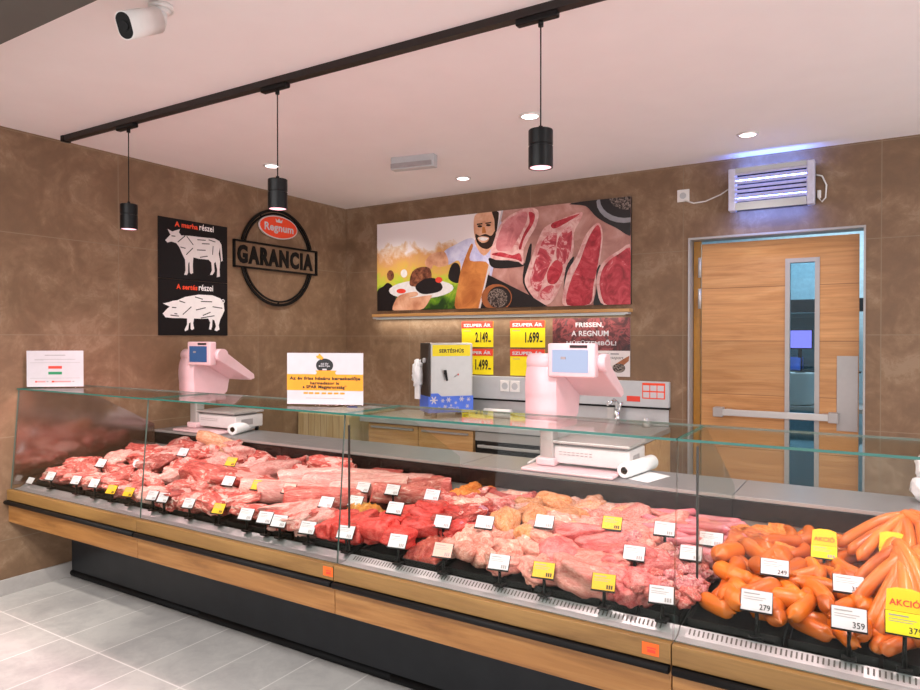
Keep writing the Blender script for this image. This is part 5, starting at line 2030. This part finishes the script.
BK = [(101, 463, 2.44, W_, 'white price tag half sunk among pork near the poster wall, middle row'),
      (137, 464, 2.40, W_, 'white price tag leaning on the big pork joints, beside the first glass joint'),
      (183, 452, 2.80, W_, 'white price tag beside the skinned shanks at the back'),
      (231, 461.7, 2.76, Y_, 'amber price tag at the back among dark red pork'),
      (228.4, 480.8, 2.34, W_, 'white price tag on a tall stem before the big pink hams'),
      (257.7, 485, 2.32, Y_, 'amber price tag on a tall stem before the pork loins'),
      (288.8, 488.5, 2.32, 'fillet_card', 'faded pinkish price tag on a tall stem before the pork loins'),
      (326.3, 502, 2.32, W_, 'white price tag over the small tray of cracklings'),
      (363, 487, 2.52, W_, 'white price tag behind the glass joint, rearmost of two beside orange chicken'),
      (355.5, 501, 2.36, W_, 'white price tag just past the glass joint above the beef chunks'),
      (392.4, 489.6, 2.62, W_, 'white price tag beside the orange marinated chicken at the back'),
      (395, 507.8, 2.40, W_, 'white price tag on a tall stem over the beef chunks'),
      (432, 494.8, 2.52, W_, 'white price tag on a tall stem among the sawn bones'),
      (442.5, 521.5, 2.36, W_, 'white price tag over the mauve offal'),
      (484.5, 522, 2.38, W_, 'white price tag before the yellow skinned chicken'),
      (544.3, 521.3, 2.50, W_, 'white price tag among the pink chicken wings'),
      (612, 523, 2.58, Y_, 'amber price tag at the back before the big turkey breasts'),
      (634, 553, 2.36, W_, 'white price tag behind the rose turkey pieces'),
      (664.5, 528.7, 2.52, W_, 'white price tag before the raw pink sausages at the back'),
      (690.8, 553, 2.40, W_, 'white price tag crossing the dark glass edge'),
      (711, 539, 2.54, W_, 'white price tag behind the dark glass edge before smoked meat'),
      (774.7, 567.3, 2.34, W_, 'white price tag lettered 249 behind the thick sausages'),
      (756.5, 601, 2.10, W_, 'white price tag lettered 279 in front of the thick sausages'),
      (848.5, 584, 2.30, W_, 'white price tag lettered 359, the rear one of two'),
      (849, 618.6, 2.09, W_, 'white price tag lettered 359, the front one of two')]
nums = {774.7: '249', 756.5: '279', 848.5: '359', 849: '359'}
for x, y, yp, m, lab in BK:
    wd = .07 if x < 700 else .078
    if x in (756.5, 849):
        make_tag(x, y, yp, m, lab, nums[x], .082, .058, 30, .012, 4)
    else:
        make_tag(x, y, yp, m, lab, nums.get(x), wd, .05, 36, .014, 6)


def akcio(px, py, y, w, h, label, num, head=True):
    t = make_tag(px, py + 12, y, 'yellow', label, num, w, h, 22, .02, 2)
    c = at(px, py + 12, 1, y)
    rot = (Matrix.Rotation(R(2), 3, 'Z') @ Matrix.Rotation(R(-22), 3, 'X'))
    g = MB()
    z0 = h / 2 + .001
    pts = [(-w / 2, z0), (w / 2, z0), (w * .46, z0 + w * .62), (w * .2, z0 + w * .70), (-w * .2, z0 + w * .70), (-w * .46, z0 + w * .62)]
    g.prism([c + rot @ Vector((x, 0, z)) for x, z in pts], rot @ Vector((0, .0012, 0)), 'yellow2')
    o = g.build('topper', t)
    if head:
        g = MB()
        text(g, 'AKCIÓ', c + rot @ Vector((-w * .40, -.0004, z0 + w * .16)), rot @ X, rot @ Z, w * .80, w * .24, 'red', .0008, .022)
        g.build('lettering', o)
    return t


M['yellow2'] = plain('orange yellow card', 'f7c51a', .5, var=.01)
akcio(824, 540, 2.52, .075, .04, 'yellow sale tag with red lettering standing behind the short sausages', None)
akcio(893, 543, 2.52, .075, .035, 'yellow tag nearly hidden behind the draped frankfurters', None, False)
akcio(905, 612, 2.085, .085, .055, 'large yellow sale tag with red lettering in front of the frankfurters', '379')

# ------------------------------------------------------------------ light
def area(name, loc, rot, size, power, col, sy=None):
    l = bpy.data.lights.new(name, 'AREA')
    l.shape = 'RECTANGLE'
    l.size = size
    l.size_y = sy or size
    l.energy = power
    l.color = col
    o = bpy.data.objects.new(name, l)
    COL.objects.link(o)
    o.location = loc
    o.rotation_euler = rot
    return o


def spot(name, loc, power, col, angle, blend=.6, size=.04, target=None):
    l = bpy.data.lights.new(name, 'SPOT')
    l.energy = power
    l.color = col
    l.spot_size = R(angle)
    l.spot_blend = blend
    l.shadow_soft_size = size
    o = bpy.data.objects.new(name, l)
    COL.objects.link(o)
    o.location = loc
    if target is not None:
        o.rotation_euler = (Vector(target) - Vector(loc)).to_track_quat('-Z', 'Y').to_euler()
    return o


w = bpy.data.worlds.new('world')
SC.world = w
w.use_nodes = True
wb = w.node_tree.nodes['Background']
wb.inputs[0].default_value = (1.0, .965, .97, 1)
wb.inputs[1].default_value = 1.65
PINK = (1.0, .66, .71)
for x in PX_ + [4.45]:
    spot('pendant_light', (x, ytr(x), 2.105), 44, PINK, 130, .8, .045, (x, 2.45, 0))
for x, y in DL + ((4.7, 3.41), (.65, 4.45)):
    spot('downlight', (x, y, ZC - .012), 34, (1, .93, .86), 120, .8, .045, (x, y, 0))
# added pink fill under the shelf edge, brightening the meat; no visible fitting
for i in range(4):
    area('meat_fill', ((XJ[i] + XJ[i + 1]) / 2, 2.072, GZ1 - .006), (R(24), 0, 0), 1.2, (4.5, 3, 3, 3)[i], (1.0, .56, .58), .02)
# shop ceiling lights in front of the counter, behind the camera
area('shop_light', (2.2, .2, ZC - .15), (0, 0, 0), 2.6, 90, (1, .97, .95), .5)
area('shop_light', (5.6, .6, ZC - .05), (0, 0, 0), 1.2, 80, (1, .97, .95), 2.5)
area('shop_light', (2.5, -2.2, ZC - .05), (0, 0, 0), 3.0, 120, (1, .97, .95), 1.0)
area('shelf_light', (1.57, YB - .06, 1.668), (0, 0, 0), 2.3, 3.5, (1, .93, .80), .04)
area('corridor_light', (4.0, YB + 1.5, 2.68), (0, 0, 0), 1.2, 28, (.80, .93, 1.0), 1.6)
spot('shop_spot', (1.1, .75, 2.58), 120, (1, .94, .86), 50, .7, .05, (.05, 1.75, .12))
area('insect_killer_light', (3.73, YB - .085, 2.634), (R(130), 0, 0), .42, 1.1, (.10, .24, 1.0), .03)
area('insect_killer_light', (3.73, YB - .085, 2.348), (R(50), 0, 0), .42, 1.1, (.10, .24, 1.0), .03)

vs_ = SC.view_settings
vs_.view_transform = 'Standard'
vs_.look = 'None'
vs_.gamma = 1
vs_.use_curve_mapping = False
vs_.exposure = 0.40
SC.cycles.max_bounces = 8
SC.cycles.transparent_max_bounces = 24
SC.cycles.use_denoising = True
